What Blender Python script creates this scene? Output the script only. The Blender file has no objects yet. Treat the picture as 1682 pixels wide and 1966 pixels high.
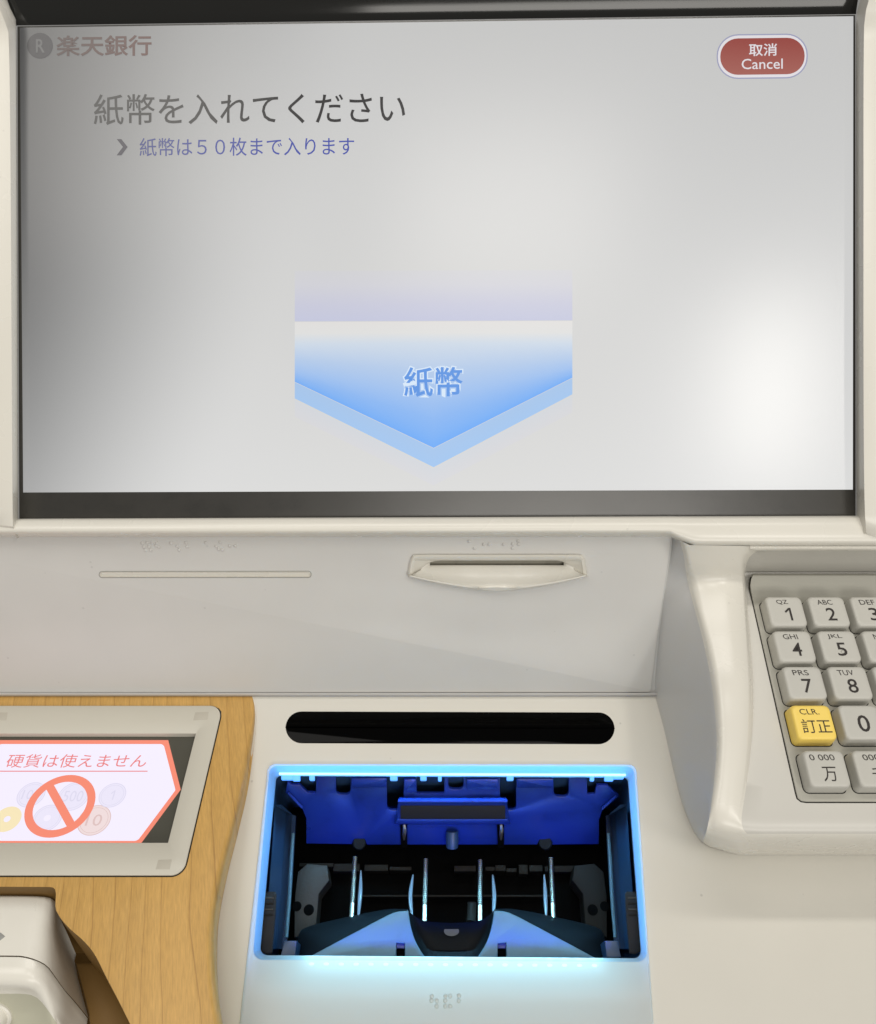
import bpy, bmesh, math, random
from mathutils import Vector, Matrix
random.seed(7)
S = bpy.context.scene
COL = S.collection
R = math.radians

# ------------------------------------------------------------------ camera
F, PX, PY = 1650.0, 841.0, 983.0          # focal length and centre, in pixels of the 1682 x 1966 frame
PITCH = R(42)
CAM = Vector((0, 0, 1.35))
AX = Vector((1, 0, 0))
AD = Vector((0, math.cos(PITCH), -math.sin(PITCH)))
AU = Vector((0, math.sin(PITCH), math.cos(PITCH)))
cd = bpy.data.cameras.new('camera')
cam = bpy.data.objects.new('camera', cd)
COL.objects.link(cam)
cam.location = CAM
cam.rotation_euler = (R(90) - PITCH, 0, 0)
cd.sensor_fit = 'HORIZONTAL'
cd.sensor_width = 36
cd.lens = 36 * F / 1682
cd.clip_start, cd.clip_end = 0.01, 50
S.camera = cam

# ------------------------------------------------------------------ room light
wd = bpy.data.worlds.new('World')
S.world = wd
wd.use_nodes = True
bg = wd.node_tree.nodes['Background']
bg.inputs[0].default_value = (1.0, 0.97, 0.92, 1)
bg.inputs[1].default_value = 0.25
S.view_settings.view_transform = 'Standard'
S.view_settings.look = 'None'
S.view_settings.exposure = 0
S.view_settings.gamma = 1
S.cycles.use_denoising = True
S.cycles.max_bounces = 8


def area(name, loc, target, sx, sy, power, color, spread=180, up=None):
    l = bpy.data.lights.new(name, 'AREA')
    l.shape = 'RECTANGLE'
    l.size, l.size_y, l.energy, l.color = sx, sy, power, color
    l.spread = R(spread)
    o = bpy.data.objects.new(name, l)
    COL.objects.link(o)
    z = (Vector(loc) - Vector(target)).normalized()
    x = Vector(up) if up else AX.copy()
    x = (x - z * x.dot(z)).normalized()
    y = z.cross(x)
    o.matrix_world = Matrix((x.to_4d(), y.to_4d(), z.to_4d(), (0, 0, 0, 1))).transposed()
    for i, v in enumerate((x, y, z)):
        for j in range(3):
            o.matrix_world[j][i] = v[j]
    o.location = loc
    return o


MID = Vector((0.05, 0.30, 1.05))
WARM = (1.0, 0.962, 0.90)
# tube over the machine, the ceiling panels behind the user, and added fill lamps
area('ceiling_tube', (0.1, 0.46, 2.5), (0.1, 0.32, 1.0), 1.3, 0.07, 6.0, WARM)
area('ceiling_panel', (0.757, -0.683, 2.352), (0.15, 0.3, 1.1), 0.11, 0.40, 4.0, WARM)
area('ceiling_panel_wide', (0.184, -0.519, 2.854), (0.0, 0.3, 1.1), 0.55, 0.40, 4, WARM)
area('fill_lamp_left', (-0.70, -0.15, 2.65), (0.0, 0.3, 1.1), 0.6, 0.6, 5.2, WARM)  # added lamp: hazes the screen's upper left and fills from that side
area('fill_lamp_front', (0.55, -1.7, 1.85), (0.0, 0.3, 1.05), 1.5, 0.6, 16, WARM)  # added soft lamp before the machine, to lift the fascia


# ------------------------------------------------------------------ coordinates
def W(x, v, w):
    """millimetres in the camera's own axes (right, down, away) -> world metres"""
    return CAM + (AX * x - AU * v + AD * w) * 0.001


def pix(px, py, w):
    return W((px - PX) / F * w, (py - PY) / F * w, w)


class Plane:
    """A machine surface: runs left-right, tilted so that its run towards the user makes the angle a with the lens axis."""
    def __init__(s, v0, w0, a):
        s.v0, s.w0 = v0, w0
        a = R(a)
        s.dv, s.dw = math.sin(a), -math.cos(a)
        s.nv, s.nw = -math.cos(a), -math.sin(a)

    def xt(s, px, py, h=0.0):
        ry, rx = (py - PY) / F, (px - PX) / F
        v0, w0 = s.v0 + h * s.nv, s.w0 + h * s.nw
        w = (s.nv * v0 + s.nw * w0) / (s.nv * ry + s.nw)
        v = ry * w
        return (rx * w, (v - v0) * s.dv + (w - w0) * s.dw)

    def pt(s, x, t, h=0.0):
        return W(x, s.v0 + t * s.dv + h * s.nv, s.w0 + t * s.dw + h * s.nw)

    def on(s, px, py, h=0.0):
        return s.pt(*s.xt(px, py, h), h)

    def depth(s, py, h=0.0):
        x, t = s.xt(PX, py, h)
        return s.w0 + t * s.dw + h * s.nw

    def vw(s, py, h=0.0):
        w = s.depth(py, h)
        return ((py - PY) / F * w, w)

    @property
    def n(s):
        return -AU * s.nv + AD * s.nw


def plane_thru(a, b):
    """plane through two (v, w) points, a above b"""
    dv, dw = b[0] - a[0], b[1] - a[1]
    return Plane(a[0], a[1], math.degrees(math.atan2(dv, -dw)))


SCREEN = Plane(0, 394, 90)
FASCIA = Plane(11.4, 400, 115)
DECK = Plane(94, 438, 56)
WOOD = Plane(94, 438, 42.4)
KP = Plane(29.7, 418, 55.3)


# ------------------------------------------------------------------ 2D helpers
def crspline(pts, n):
    """Catmull-Rom through tuples, n samples, spaced by length"""
    P = [Vector(p) for p in pts]
    P = [P[0] * 2 - P[1]] + P + [P[-1] * 2 - P[-2]]
    out = []
    for i in range(1, len(P) - 2):
        for k in range(24):
            t = k / 24
            a, b, c, d = P[i - 1], P[i], P[i + 1], P[i + 2]
            out.append(0.5 * ((2 * b) + (c - a) * t + (2 * a - 5 * b + 4 * c - d) * t * t + (3 * b - a - 3 * c + d) * t ** 3))
    out.append(P[-2])
    L = [0]
    for a, b in zip(out, out[1:]):
        L.append(L[-1] + (b - a).length)
    res, j = [], 0
    for i in range(n):
        s = L[-1] * i / (n - 1)
        while j < len(out) - 2 and L[j + 1] < s:
            j += 1
        f = (s - L[j]) / max(L[j + 1] - L[j], 1e-9)
        res.append(out[j].lerp(out[j + 1], min(max(f, 0), 1)))
    return res


def rquad(corners, m=10, k=8):
    """closed outline of a polygon with rounded corners: corners (x, y, r); m points a side, k a corner"""
    n = len(corners)
    out = []
    V2 = [Vector(c[:2]) for c in corners]
    ends = []
    for i in range(n):
        p, q, r = V2[i - 1], V2[i], V2[(i + 1) % n]
        rad = corners[i][2]
        a, b = (p - q).normalized(), (r - q).normalized()
        ends.append((q + a * rad, q, q + b * rad))
    for i in range(n):
        a, q, b = ends[i]
        c = ((a - q).normalized().dot((b - q).normalized()))
        for j in range(k + 1):
            t = j / k
            kk = 0.45
            c1, c2 = a.lerp(q, 0.55), b.lerp(q, 0.55)
            out.append(a * (1 - t) ** 3 + c1 * 3 * t * (1 - t) ** 2 + c2 * 3 * t * t * (1 - t) + b * t ** 3)
        a2 = ends[(i + 1) % n][0]
        for j in range(1, m):
            out.append(b.lerp(a2, j / m))
    return out


def inset(pts, d):
    """move a closed 2D outline inward by d"""
    n = len(pts)
    P = [Vector(p[:2]) for p in pts]
    A = sum(P[i].x * P[(i + 1) % n].y - P[(i + 1) % n].x * P[i].y for i in range(n))
    s = 1 if A > 0 else -1
    out = []
    for i in range(n):
        a, b, c = P[i - 1], P[i], P[(i + 1) % n]
        e1, e2 = (b - a), (c - b)
        if e1.length < 1e-9: e1 = e2
        if e2.length < 1e-9: e2 = e1
        e1, e2 = e1.normalized(), e2.normalized()
        n1, n2 = Vector((-e1.y, e1.x)) * s, Vector((-e2.y, e2.x)) * s
        m = n1 + n2
        if m.length < 1e-6:
            m = n1
        m = m.normalized()
        f = 1 / max(0.5, m.dot(n1))
        out.append(b + m * d * f)
    return out


# ------------------------------------------------------------------ mesh builder
ORIGIN = {}


class MB:
    def __init__(s):
        s.v, s.f, s.m, s.ink = [], [], [], {}

    def add(s, pts, faces, mat=0):
        o = len(s.v)
        s.v += [Vector(p) for p in pts]
        for f in faces:
            s.f.append([i + o for i in f])
            s.m.append(mat)
        return o

    def loft(s, rows, closed=False, mat=0):
        n = len(rows[0])
        pts = [p for r in rows for p in r]
        fs = []
        for i in range(len(rows) - 1):
            for j in range(n if closed else n - 1):
                k = (j + 1) % n
                fs.append((i * n + j, i * n + k, (i + 1) * n + k, (i + 1) * n + j))
        return s.add(pts, fs, mat)

    def ngon(s, pts, mat=0):
        return s.add(pts, [tuple(range(len(pts)))], mat)

    def solid(s, xt, pl, h0, h1, bev=0.3, mat=0, cap0=False, hole=None):
        """prism of a closed outline (mm on the plane) from h0 to h1 with a rounded rim"""
        rings = [[pl.pt(p[0], p[1], h0) for p in xt]]
        for d, e in ((0, 1), (0.3, 0.3), (1, 0)):
            q = inset(xt, bev * d) if d else xt
            rings.append([pl.pt(p[0], p[1], h1 - bev * e) for p in q])
        s.loft(rings, True, mat)
        if hole:
            s.holed(rings[-1], [pl.pt(p[0], p[1], h1) for p in hole], mat)
        else:
            s.ngon(rings[-1], mat)
        if cap0:
            s.ngon(rings[0], mat)

    def holed(s, outer, hole, mat=0):
        from mathutils.geometry import tessellate_polygon
        t = tessellate_polygon([outer, hole])
        s.add(list(outer) + list(hole), [tuple(f) for f in t], mat)

    def box(s, pl, x0, x1, t0, t1, h0, h1, bev=0.3, mat=0):
        s.solid([(x0, t0), (x1, t0), (x1, t1), (x0, t1)], pl, h0, h1, bev, mat, True)

    def tube(s, path, rad, n=10, mat=0, cap=True):
        rows = []
        for i, p in enumerate(path):
            a, b = path[max(i - 1, 0)], path[min(i + 1, len(path) - 1)]
            z = (b - a).normalized()
            x = z.orthogonal().normalized() if i == 0 else (px_ - z * px_.dot(z)).normalized()
            px_ = x
            y = z.cross(x)
            r = (rad[i] if isinstance(rad, (list, tuple)) else rad) * 0.001
            rows.append([p + (x * math.cos(2 * math.pi * k / n) + y * math.sin(2 * math.pi * k / n)) * r for k in range(n)])
        s.loft(rows, True, mat)
        if cap:
            s.ngon(rows[0], mat)
            s.ngon(rows[-1], mat)

    def dome(s, c, n, r, h, mat=0, k=10):
        """low dome of radius r and height h (mm) standing on the point c"""
        x = AX
        y = n.cross(x).normalized()
        rows = []
        for a in (0, 25, 50, 75):
            rr, hh = r * math.cos(R(a)), h * math.sin(R(a))
            rows.append([c + (x * math.cos(2 * math.pi * j / k) + y * math.sin(2 * math.pi * j / k)) * rr * 0.001 + n * hh * 0.001 for j in range(k)])
        s.loft(rows, True, mat)
        s.ngon(rows[-1], mat)

    def build(s, name, mats, parent=None, smooth=40, label=None, colors=None, origin=None, merge=2e-6):
        me = bpy.data.meshes.new(name)
        lo = Vector((min(p.x for p in s.v), min(p.y for p in s.v), min(p.z for p in s.v)))
        hi = Vector((max(p.x for p in s.v), max(p.y for p in s.v), max(p.z for p in s.v)))
        c = Vector(origin) if origin is not None else (lo + hi) / 2
        me.from_pydata([p - c for p in s.v], [], s.f)
        for m in (mats if isinstance(mats, (list, tuple)) else [mats]):
            me.materials.append(m)
        for p, k in zip(me.polygons, s.m):
            p.material_index = k
        if colors is not None:
            ca = me.color_attributes.new('ink', 'FLOAT_COLOR', 'POINT')
            for i, cc in enumerate(colors):
                ca.data[i].color = (*cc, 1)
        bm = bmesh.new()
        bm.from_mesh(me)
        if merge:
            bmesh.ops.remove_doubles(bm, verts=bm.verts, dist=merge)
        bmesh.ops.recalc_face_normals(bm, faces=bm.faces)
        sc = sum((CAM - (f.calc_center_median() + c)).normalized().dot(f.normal) * f.calc_area() for f in bm.faces)
        if sc < 0:
            bmesh.ops.reverse_faces(bm, faces=bm.faces)
        bm.to_mesh(me)
        bm.free()
        me.shade_smooth()
        me.set_sharp_from_angle(angle=R(smooth))
        o = bpy.data.objects.new(name, me)
        COL.objects.link(o)
        ORIGIN[o.name] = c
        if parent is not None:
            o.parent = parent
            o.location = c - ORIGIN[parent.name]
        else:
            o.location = c
        if label:
            o['label'] = label
        return o


def text2d(body, bold=0.0):
    cu = bpy.data.curves.new('lettering', 'FONT')
    cu.body = body
    cu.offset = bold
    cu.resolution_u = 3
    o = bpy.data.objects.new('lettering', cu)
    COL.objects.link(o)
    dg = bpy.context.evaluated_depsgraph_get()
    me = bpy.data.meshes.new_from_object(o.evaluated_get(dg))
    pts = [(v.co.x, v.co.y) for v in me.vertices]
    fs = [tuple(p.vertices) for p in me.polygons]
    bpy.data.objects.remove(o)
    bpy.data.curves.remove(cu)
    bpy.data.meshes.remove(me)
    return pts, fs


ONE = ([(0, 0.52), (0.10, 0.60), (0.24, 0.73), (0.36, 0.73), (0.36, 0), (0.25, 0), (0.25, 0.60), (0.06, 0.44)], [(0, 1, 6, 7), (1, 2, 6), (2, 3, 6), (3, 4, 5, 6)])


def text_to(mb, body, xt, pl, h, mat=0, bold=0.0, box=None):
    """lettering fitted to the four plane corners (top left, top right, bottom right, bottom left)"""
    pts, fs = ONE if body == '1' else text2d(body, bold)
    b = box or pts
    x0, x1 = min(p[0] for p in b), max(p[0] for p in b)
    y0, y1 = min(p[1] for p in b), max(p[1] for p in b)
    TL, TR, BR, BL = [Vector(p) for p in xt]
    out = []
    for x, y in pts:
        u, t = (x - x0) / (x1 - x0), (y1 - y) / (y1 - y0)
        p = TL.lerp(TR, u).lerp(BL.lerp(BR, u), t)
        out.append(pl.pt(p.x, p.y, h))
    mb.add(out, fs, mat)


def text_px(mb, body, quad, pl, h, mat=0, bold=0.0, box=None):
    text_to(mb, body, [pl.xt(x, y, h) for x, y in quad], pl, h, mat, bold, box)


def sheet_px(mb, pts, pl, h, mat=0):
    mb.ngon([pl.on(x, y, h) for x, y in pts], mat)


def circle_xt(c, r, n=32):
    return [(c[0] + r * math.cos(2 * math.pi * k / n), c[1] + r * math.sin(2 * math.pi * k / n)) for k in range(n)]


# ------------------------------------------------------------------ materials
def lin(r, g, b):
    f = lambda c: (c / 255 / 12.92) if c / 255 <= 0.04045 else ((c / 255 + 0.055) / 1.055) ** 2.4
    return (f(r), f(g), f(b))


def mat(name):
    m = bpy.data.materials.new(name)
    m.use_nodes = True
    nt = m.node_tree
    return m, nt, nt.nodes['Principled BSDF'], nt.nodes


def plastic(name, col, rough=0.35, spec=0.5, bump=0.04, scale=2500, var=0.03, coat=0.0, metal=0.0, dirt=0.0, specks=0.0):
    m, nt, b, N = mat(name)
    L = nt.links.new
    tc = N.new('ShaderNodeTexCoord')
    nz = N.new('ShaderNodeTexNoise')
    nz.inputs['Scale'].default_value = 22
    nz.inputs['Detail'].default_value = 5
    L(tc.outputs['Object'], nz.inputs['Vector'])
    mx = N.new('ShaderNodeMix')
    mx.data_type = 'RGBA'
    mx.inputs['A'].default_value = (*[c * (1 - var) for c in col], 1)
    mx.inputs['B'].default_value = (*[min(c * (1 + var), 1) for c in col], 1)
    L(nz.outputs['Fac'], mx.inputs['Factor'])
    last = mx.outputs['Result']
    if dirt:
        d = N.new('ShaderNodeTexNoise')
        d.inputs['Scale'].default_value = 60
        d.inputs['Detail'].default_value = 8
        d.inputs['Roughness'].default_value = 0.7
        L(tc.outputs['Object'], d.inputs['Vector'])
        r = N.new('ShaderNodeMapRange')
        r.inputs['From Min'].default_value, r.inputs['From Max'].default_value = 0.52, 0.75
        r.inputs['To Max'].default_value = dirt
        L(d.outputs['Fac'], r.inputs['Value'])
        m2 = N.new('ShaderNodeMix')
        m2.data_type = 'RGBA'
        L(r.outputs['Result'], m2.inputs['Factor'])
        L(last, m2.inputs['A'])
        m2.inputs['B'].default_value = (*[c * 0.55 for c in col], 1)
        last = m2.outputs['Result']
    if specks:
        d = N.new('ShaderNodeTexVoronoi')
        d.inputs['Scale'].default_value = 75
        L(tc.outputs['Object'], d.inputs['Vector'])
        r = N.new('ShaderNodeMapRange')
        r.inputs['From Min'].default_value, r.inputs['From Max'].default_value = 0.03, 0.055
        r.inputs['To Min'].default_value, r.inputs['To Max'].default_value = specks, 0
        L(d.outputs['Distance'], r.inputs['Value'])
        m2 = N.new('ShaderNodeMix')
        m2.data_type = 'RGBA'
        L(r.outputs['Result'], m2.inputs['Factor'])
        L(last, m2.inputs['A'])
        m2.inputs['B'].default_value = (*[c * 0.4 for c in col], 1)
        last = m2.outputs['Result']
    L(last, b.inputs['Base Color'])
    rr = N.new('ShaderNodeMapRange')
    rr.inputs['To Min'].default_value, rr.inputs['To Max'].default_value = rough * 0.85, rough * 1.2
    L(nz.outputs['Fac'], rr.inputs['Value'])
    L(rr.outputs['Result'], b.inputs['Roughness'])
    b.inputs['Specular IOR Level'].default_value = spec
    b.inputs['Metallic'].default_value = metal
    b.inputs['Coat Weight'].default_value = coat
    b.inputs['Coat Roughness'].default_value = 0.12
    if bump:
        g = N.new('ShaderNodeTexNoise')
        g.inputs['Scale'].default_value = scale
        g.inputs['Detail'].default_value = 2
        L(tc.outputs['Object'], g.inputs['Vector'])
        bp = N.new('ShaderNodeBump')
        bp.inputs['Strength'].default_value = bump
        bp.inputs['Distance'].default_value = 0.0003
        L(g.outputs['Fac'], bp.inputs['Height'])
        L(bp.outputs['Normal'], b.inputs['Normal'])
    return m


def display(name, col, strength=1.0, ink=False, lean=(0.93, -0.38), lo=0.24, hi=0.58, floor=0.06, rough=0.24):
    """A lit LCD layer under a matt privacy film: its light fades for eyes that stand well to the side, as such films do."""
    m, nt, b, N = mat(name)
    L = nt.links.new
    b.inputs['Base Color'].default_value = (0.012, 0.012, 0.013, 1)
    b.inputs['Roughness'].default_value = rough
    b.inputs['Specular IOR Level'].default_value = 0.5
    if ink:
        a = N.new('ShaderNodeAttribute')
        a.attribute_name = 'ink'
        L(a.outputs['Color'], b.inputs['Emission Color'])
    else:
        b.inputs['Emission Color'].default_value = (*col, 1)
    g = N.new('ShaderNodeNewGeometry')
    d = N.new('ShaderNodeVectorMath')
    d.operation = 'DOT_PRODUCT'
    ax = (AX * lean[0] + AU * lean[1]).normalized()
    d.inputs[1].default_value = ax
    L(g.outputs['Incoming'], d.inputs[0])
    r = N.new('ShaderNodeMapRange')
    r.interpolation_type = 'SMOOTHSTEP'
    r.inputs['From Min'].default_value, r.inputs['From Max'].default_value = lo, hi
    r.inputs['To Min'].default_value, r.inputs['To Max'].default_value = strength, strength * floor
    L(d.outputs['Value'], r.inputs['Value'])
    d2 = N.new('ShaderNodeVectorMath')
    d2.operation = 'DOT_PRODUCT'
    d2.inputs[1].default_value = AU
    L(g.outputs['Incoming'], d2.inputs[0])
    r2 = N.new('ShaderNodeMapRange')
    r2.inputs['From Min'].default_value, r2.inputs['From Max'].default_value = -0.5, 0.05
    r2.inputs['To Min'].default_value, r2.inputs['To Max'].default_value = 0.86, 1.20
    L(d2.outputs['Value'], r2.inputs['Value'])
    ml = N.new('ShaderNodeMath')
    ml.operation = 'MULTIPLY'
    L(r.outputs['Result'], ml.inputs[0])
    L(r2.outputs['Result'], ml.inputs[1])
    L(ml.outputs[0], b.inputs['Emission Strength'])
    tc = N.new('ShaderNodeTexCoord')
    nz = N.new('ShaderNodeTexNoise')
    nz.inputs['Scale'].default_value = 4000
    nz.inputs['Detail'].default_value = 2
    L(tc.outputs['Object'], nz.inputs['Vector'])
    bp = N.new('ShaderNodeBump')
    bp.inputs['Strength'].default_value = 0.05
    bp.inputs['Distance'].default_value = 0.0001
    L(nz.outputs['Fac'], bp.inputs['Height'])
    L(bp.outputs['Normal'], b.inputs['Normal'])
    return m


def emitter(name, col, strength):
    m, nt, b, N = mat(name)
    b.inputs['Base Color'].default_value = (*col, 1)
    b.inputs['Emission Color'].default_value = (*col, 1)
    b.inputs['Emission Strength'].default_value = strength
    return m


CREAM = plastic('cream_plastic', (0.725, 0.70, 0.63), 0.27, 0.5, 0.03, var=0.035, specks=0.15)
CREAM_M = plastic('cream_matt_plastic', (0.66, 0.63, 0.55), 0.5, 0.4, 0.10, 1800, var=0.025)
GREY_PANEL = plastic('grey_satin_panel', (0.65, 0.64, 0.615), 0.55, 0.35, 0.10, 1500, var=0.055, specks=0.2)
DECKW = plastic('white_deck_plastic', (0.615, 0.595, 0.535), 0.42, 0.45, 0.06, 1800, var=0.045, specks=0.35)
WALLG = plastic('grey_white_wall_plastic', (0.58, 0.575, 0.56), 0.4, 0.45, 0.08, 1800, var=0.02)
PLATEM = plastic('pale_grey_plastic', (0.58, 0.565, 0.52), 0.34, 0.5, 0.05, 1800, var=0.02)
KEYPANEL = plastic('grey_keypad_plate', (0.39, 0.38, 0.33), 0.5, 0.4, 0.10, 2200)
KEYM = plastic('grey_key_plastic', (0.515, 0.505, 0.46), 0.42, 0.45, 0.10, 2200, var=0.07)
KEYY = plastic('yellow_key_plastic', (0.90, 0.66, 0.14), 0.4, 0.45, 0.08, 2200)
INK = plastic('dark_key_print', (0.035, 0.03, 0.027), 0.5, 0.3, 0)
GAP = plastic('dark_gap', (0.015, 0.014, 0.012), 0.7, 0.2, 0)
GLOSSB = plastic('black_glass', (0.008, 0.008, 0.008), 0.2, 0.5, 0.05, 700, coat=0.3)
HOODB = plastic('black_gloss_hood', (0.010, 0.010, 0.009), 0.10, 0.5, 0.0)
BEZB = plastic('black_matt_bezel', (0.026, 0.024, 0.020), 0.34, 0.9, 0.03, 3000, var=0.35, dirt=0.8)
PILLB = plastic('black_sensor_glass', (0.001, 0.001, 0.001), 0.06, 0.05, 0)
STONE = plastic('grey_beige_display_frame', (0.56, 0.535, 0.46), 0.36, 0.45, 0.05, 1800, var=0.02)
STONE_P = plastic('faded_sticker', (0.49, 0.46, 0.39), 0.5, 0.35, 0.05, 1500)
LCDOFF = plastic('unlit_display_glass', (0.075, 0.073, 0.058), 0.14, 0.5, 0)
BOXW = plastic('white_box_plastic', (0.80, 0.775, 0.70), 0.28, 0.5, 0.03)
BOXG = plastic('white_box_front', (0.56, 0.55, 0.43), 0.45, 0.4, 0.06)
GREYPRINT = plastic('grey_print', (0.32, 0.32, 0.30), 0.5, 0.3, 0)
DIRTY = plastic('grimy_slot_plastic', (0.36, 0.34, 0.28), 0.6, 0.3, 0.2, 900, var=0.3, dirt=0.9)
BLUEP = plastic('blue_plastic', (0.010, 0.030, 0.25), 0.28, 0.5, 0.06, 1500, var=0.30, dirt=0.7)
NAVY = plastic('dark_navy_plastic', (0.022, 0.055, 0.12), 0.38, 0.5, 0.06, 1800, var=0.1)
WINGM = plastic('slate_blue_plastic', (0.10, 0.215, 0.29), 0.40, 0.45, 0.08, 1800, var=0.14, dirt=0.35, specks=0.3)
SCOOPM = plastic('black_tray_and_shade', (0.004, 0.006, 0.008), 0.6, 0.15, 0.08, 1500, var=0.1)
BLACK = plastic('black_mechanism', (0.002, 0.002, 0.002), 0.8, 0.04, 0)
GREYMECH = plastic('dark_grey_mechanism', (0.014, 0.0125, 0.0105), 0.6, 0.12, 0.1, 900, var=0.3)
DUSTMET = plastic('dusty_metal', (0.035, 0.033, 0.029), 0.55, 0.4, 0.5, 700, var=0.5, dirt=0.8)
STEEL = plastic('bright_steel', (0.78, 0.72, 0.60), 0.34, 0.5, 0, metal=1.0)
BLADEM = plastic('clear_guide_plastic', (0.20, 0.26, 0.33), 0.2, 0.5, 0, var=0.1)
PADM = plastic('grey_rubber_pad', (0.02, 0.02, 0.022), 0.75, 0.2, 0.3, 1500, var=0.1)

# rim moulding: white plastic that lets the lamps under it glow through
RIM, nt, b, N = mat('translucent_white_plastic')
b.inputs['Base Color'].default_value = (0.70, 0.70, 0.66, 1)
b.inputs['Roughness'].default_value = 0.35
tr = N.new('ShaderNodeBsdfTranslucent')
tr.inputs['Color'].default_value = (0.80, 0.90, 0.92, 1)
mxs = N.new('ShaderNodeMixShader')
mxs.inputs[0].default_value = 0.45
nt.links.new(b.outputs[0], mxs.inputs[1])
nt.links.new(tr.outputs[0], mxs.inputs[2])
nt.links.new(mxs.outputs[0], N['Material Output'].inputs['Surface'])

GUIDE, nt, b, N = mat('blue_lit_light_guide')
b.inputs['Base Color'].default_value = (0.08, 0.20, 0.32, 1)
b.inputs['Roughness'].default_value = 0.3
tr = N.new('ShaderNodeBsdfTranslucent')
tr.inputs['Color'].default_value = (0.75, 0.88, 1.0, 1)
mxs = N.new('ShaderNodeMixShader')
mxs.inputs[0].default_value = 0.80
nt.links.new(b.outputs[0], mxs.inputs[1])
nt.links.new(tr.outputs[0], mxs.inputs[2])
nt.links.new(mxs.outputs[0], N['Material Output'].inputs['Surface'])
TABM = emitter('blue_lit_tab', (0.10, 0.36, 1.0), 0.85)

# maple print: wavering dark lines across the width, fine flecks along the run
WOODM, nt, b, N = mat('maple_wood')
L = nt.links.new
tc = N.new('ShaderNodeTexCoord')
geo = tc.outputs['Object']


def noise(scale, detail, vec, rough=0.5):
    n = N.new('ShaderNodeTexNoise')
    n.inputs['Scale'].default_value = scale
    n.inputs['Detail'].default_value = detail
    n.inputs['Roughness'].default_value = rough
    L(vec, n.inputs['Vector'])
    return n


mp = N.new('ShaderNodeMapping')
mp.inputs['Scale'].default_value = (1, 0.16, 0.16)
rot = N.new('ShaderNodeMapping')
rot.inputs['Rotation'].default_value = (0, 0, R(-13))
L(geo, rot.inputs['Vector'])
geo = rot.outputs[0]
L(geo, mp.inputs['Vector'])
sway = noise(26, 3, mp.outputs[0])
sx = N.new('ShaderNodeSeparateXYZ')
L(geo, sx.inputs[0])
ad = N.new('ShaderNodeMath')
ad.operation = 'MULTIPLY_ADD'
ad.inputs[1].default_value = 0.027
L(sway.outputs['Fac'], ad.inputs[0])
L(sx.outputs['X'], ad.inputs[2])
rings = N.new('ShaderNodeMath')
rings.operation = 'MULTIPLY'
rings.inputs[1].default_value = 125
L(ad.outputs[0], rings.inputs[0])
fr = N.new('ShaderNodeMath')
fr.operation = 'FRACT'
L(rings.outputs[0], fr.inputs[0])
cr = N.new('ShaderNodeValToRGB')
e = cr.color_ramp.elements
e[0].position, e[0].color = 0.0, (0.545, 0.318, 0.088, 1)
e[1].position, e[1].color = 0.86, (0.585, 0.348, 0.102, 1)
x = e.new(0.94); x.color = (0.545, 0.318, 0.088, 1)
x = e.new(0.982); x.color = (0.40, 0.215, 0.055, 1)
x = e.new(1.0); x.color = (0.52, 0.32, 0.11, 1)
L(fr.outputs[0], cr.inputs[0])
mp2 = N.new('ShaderNodeMapping')
mp2.inputs['Scale'].default_value = (1, 0.10, 0.10)
L(geo, mp2.inputs['Vector'])
fleck = noise(1400, 4, mp2.outputs[0], 0.6)
mr = N.new('ShaderNodeMapRange')
mr.inputs['From Min'].default_value, mr.inputs['From Max'].default_value = 0.3, 0.7
mr.inputs['To Min'].default_value, mr.inputs['To Max'].default_value = 0.86, 1.10
L(fleck.outputs['Fac'], mr.inputs['Value'])
cloud = noise(24, 3, mp2.outputs[0])
mr2 = N.new('ShaderNodeMapRange')
mr2.inputs['To Min'].default_value, mr2.inputs['To Max'].default_value = 0.80, 1.18
L(cloud.outputs['Fac'], mr2.inputs['Value'])
mm = N.new('ShaderNodeMath')
mm.operation = 'MULTIPLY'
L(mr.outputs[0], mm.inputs[0])
L(mr2.outputs[0], mm.inputs[1])
vm = N.new('ShaderNodeVectorMath')
vm.operation = 'SCALE'
L(cr.outputs[0], vm.inputs[0])
L(mm.outputs[0], vm.inputs['Scale'])
L(vm.outputs[0], b.inputs['Base Color'])
b.inputs['Roughness'].default_value = 0.34
b.inputs['Specular IOR Level'].default_value = 0.45

WOODSHADE = plastic('shaded_wood', (0.17, 0.095, 0.026), 0.5, 0.3, 0.1, 900, var=0.2)  # darker wood for the recess: its shade is put into the colour

# screen inks
D_BG = display('screen_white', lin(204, 204, 203))
D_TXT = display('screen_black_print', lin(22, 21, 23))
D_BLUE = display('screen_blue_print', lin(52, 70, 165))
D_GREY = display('screen_grey_print', lin(70, 66, 84))
D_LOGO = display('screen_logo_print', lin(128, 72, 60))
D_RED = display('screen_button_red', (0, 0, 0), ink=True)
D_WHITE = display('screen_button_white', lin(232, 228, 232), 1.0)
D_RIMB = display('screen_button_rim', lin(160, 162, 190))
D_ART = display('screen_arrow_ink', (0, 0, 0), ink=True)
D_HALO = display('screen_label_halo', lin(206, 222, 238))
D_LAB = display('screen_label_blue', lin(88, 142, 216))
cx = dict(lo=0.9, hi=1.0, floor=1.0, rough=0.16)
C_BG = display('notice_white', lin(236, 230, 246), 0.90, **cx)
C_OR = display('notice_orange', lin(238, 134, 110), 0.90, **cx)
C_TXT = display('notice_red_print', lin(226, 122, 122), 0.90, **cx)
C_LIN = display('notice_lavender', lin(214, 210, 230), 0.90, **cx)
C_LAV = display('notice_coin_silver', lin(227, 222, 240), 0.90, **cx)
C_YEL = display('notice_coin_yellow', lin(238, 222, 180), 0.90, **cx)
C_BRN = display('notice_coin_copper', lin(231, 212, 212), 0.90, **cx)
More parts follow.
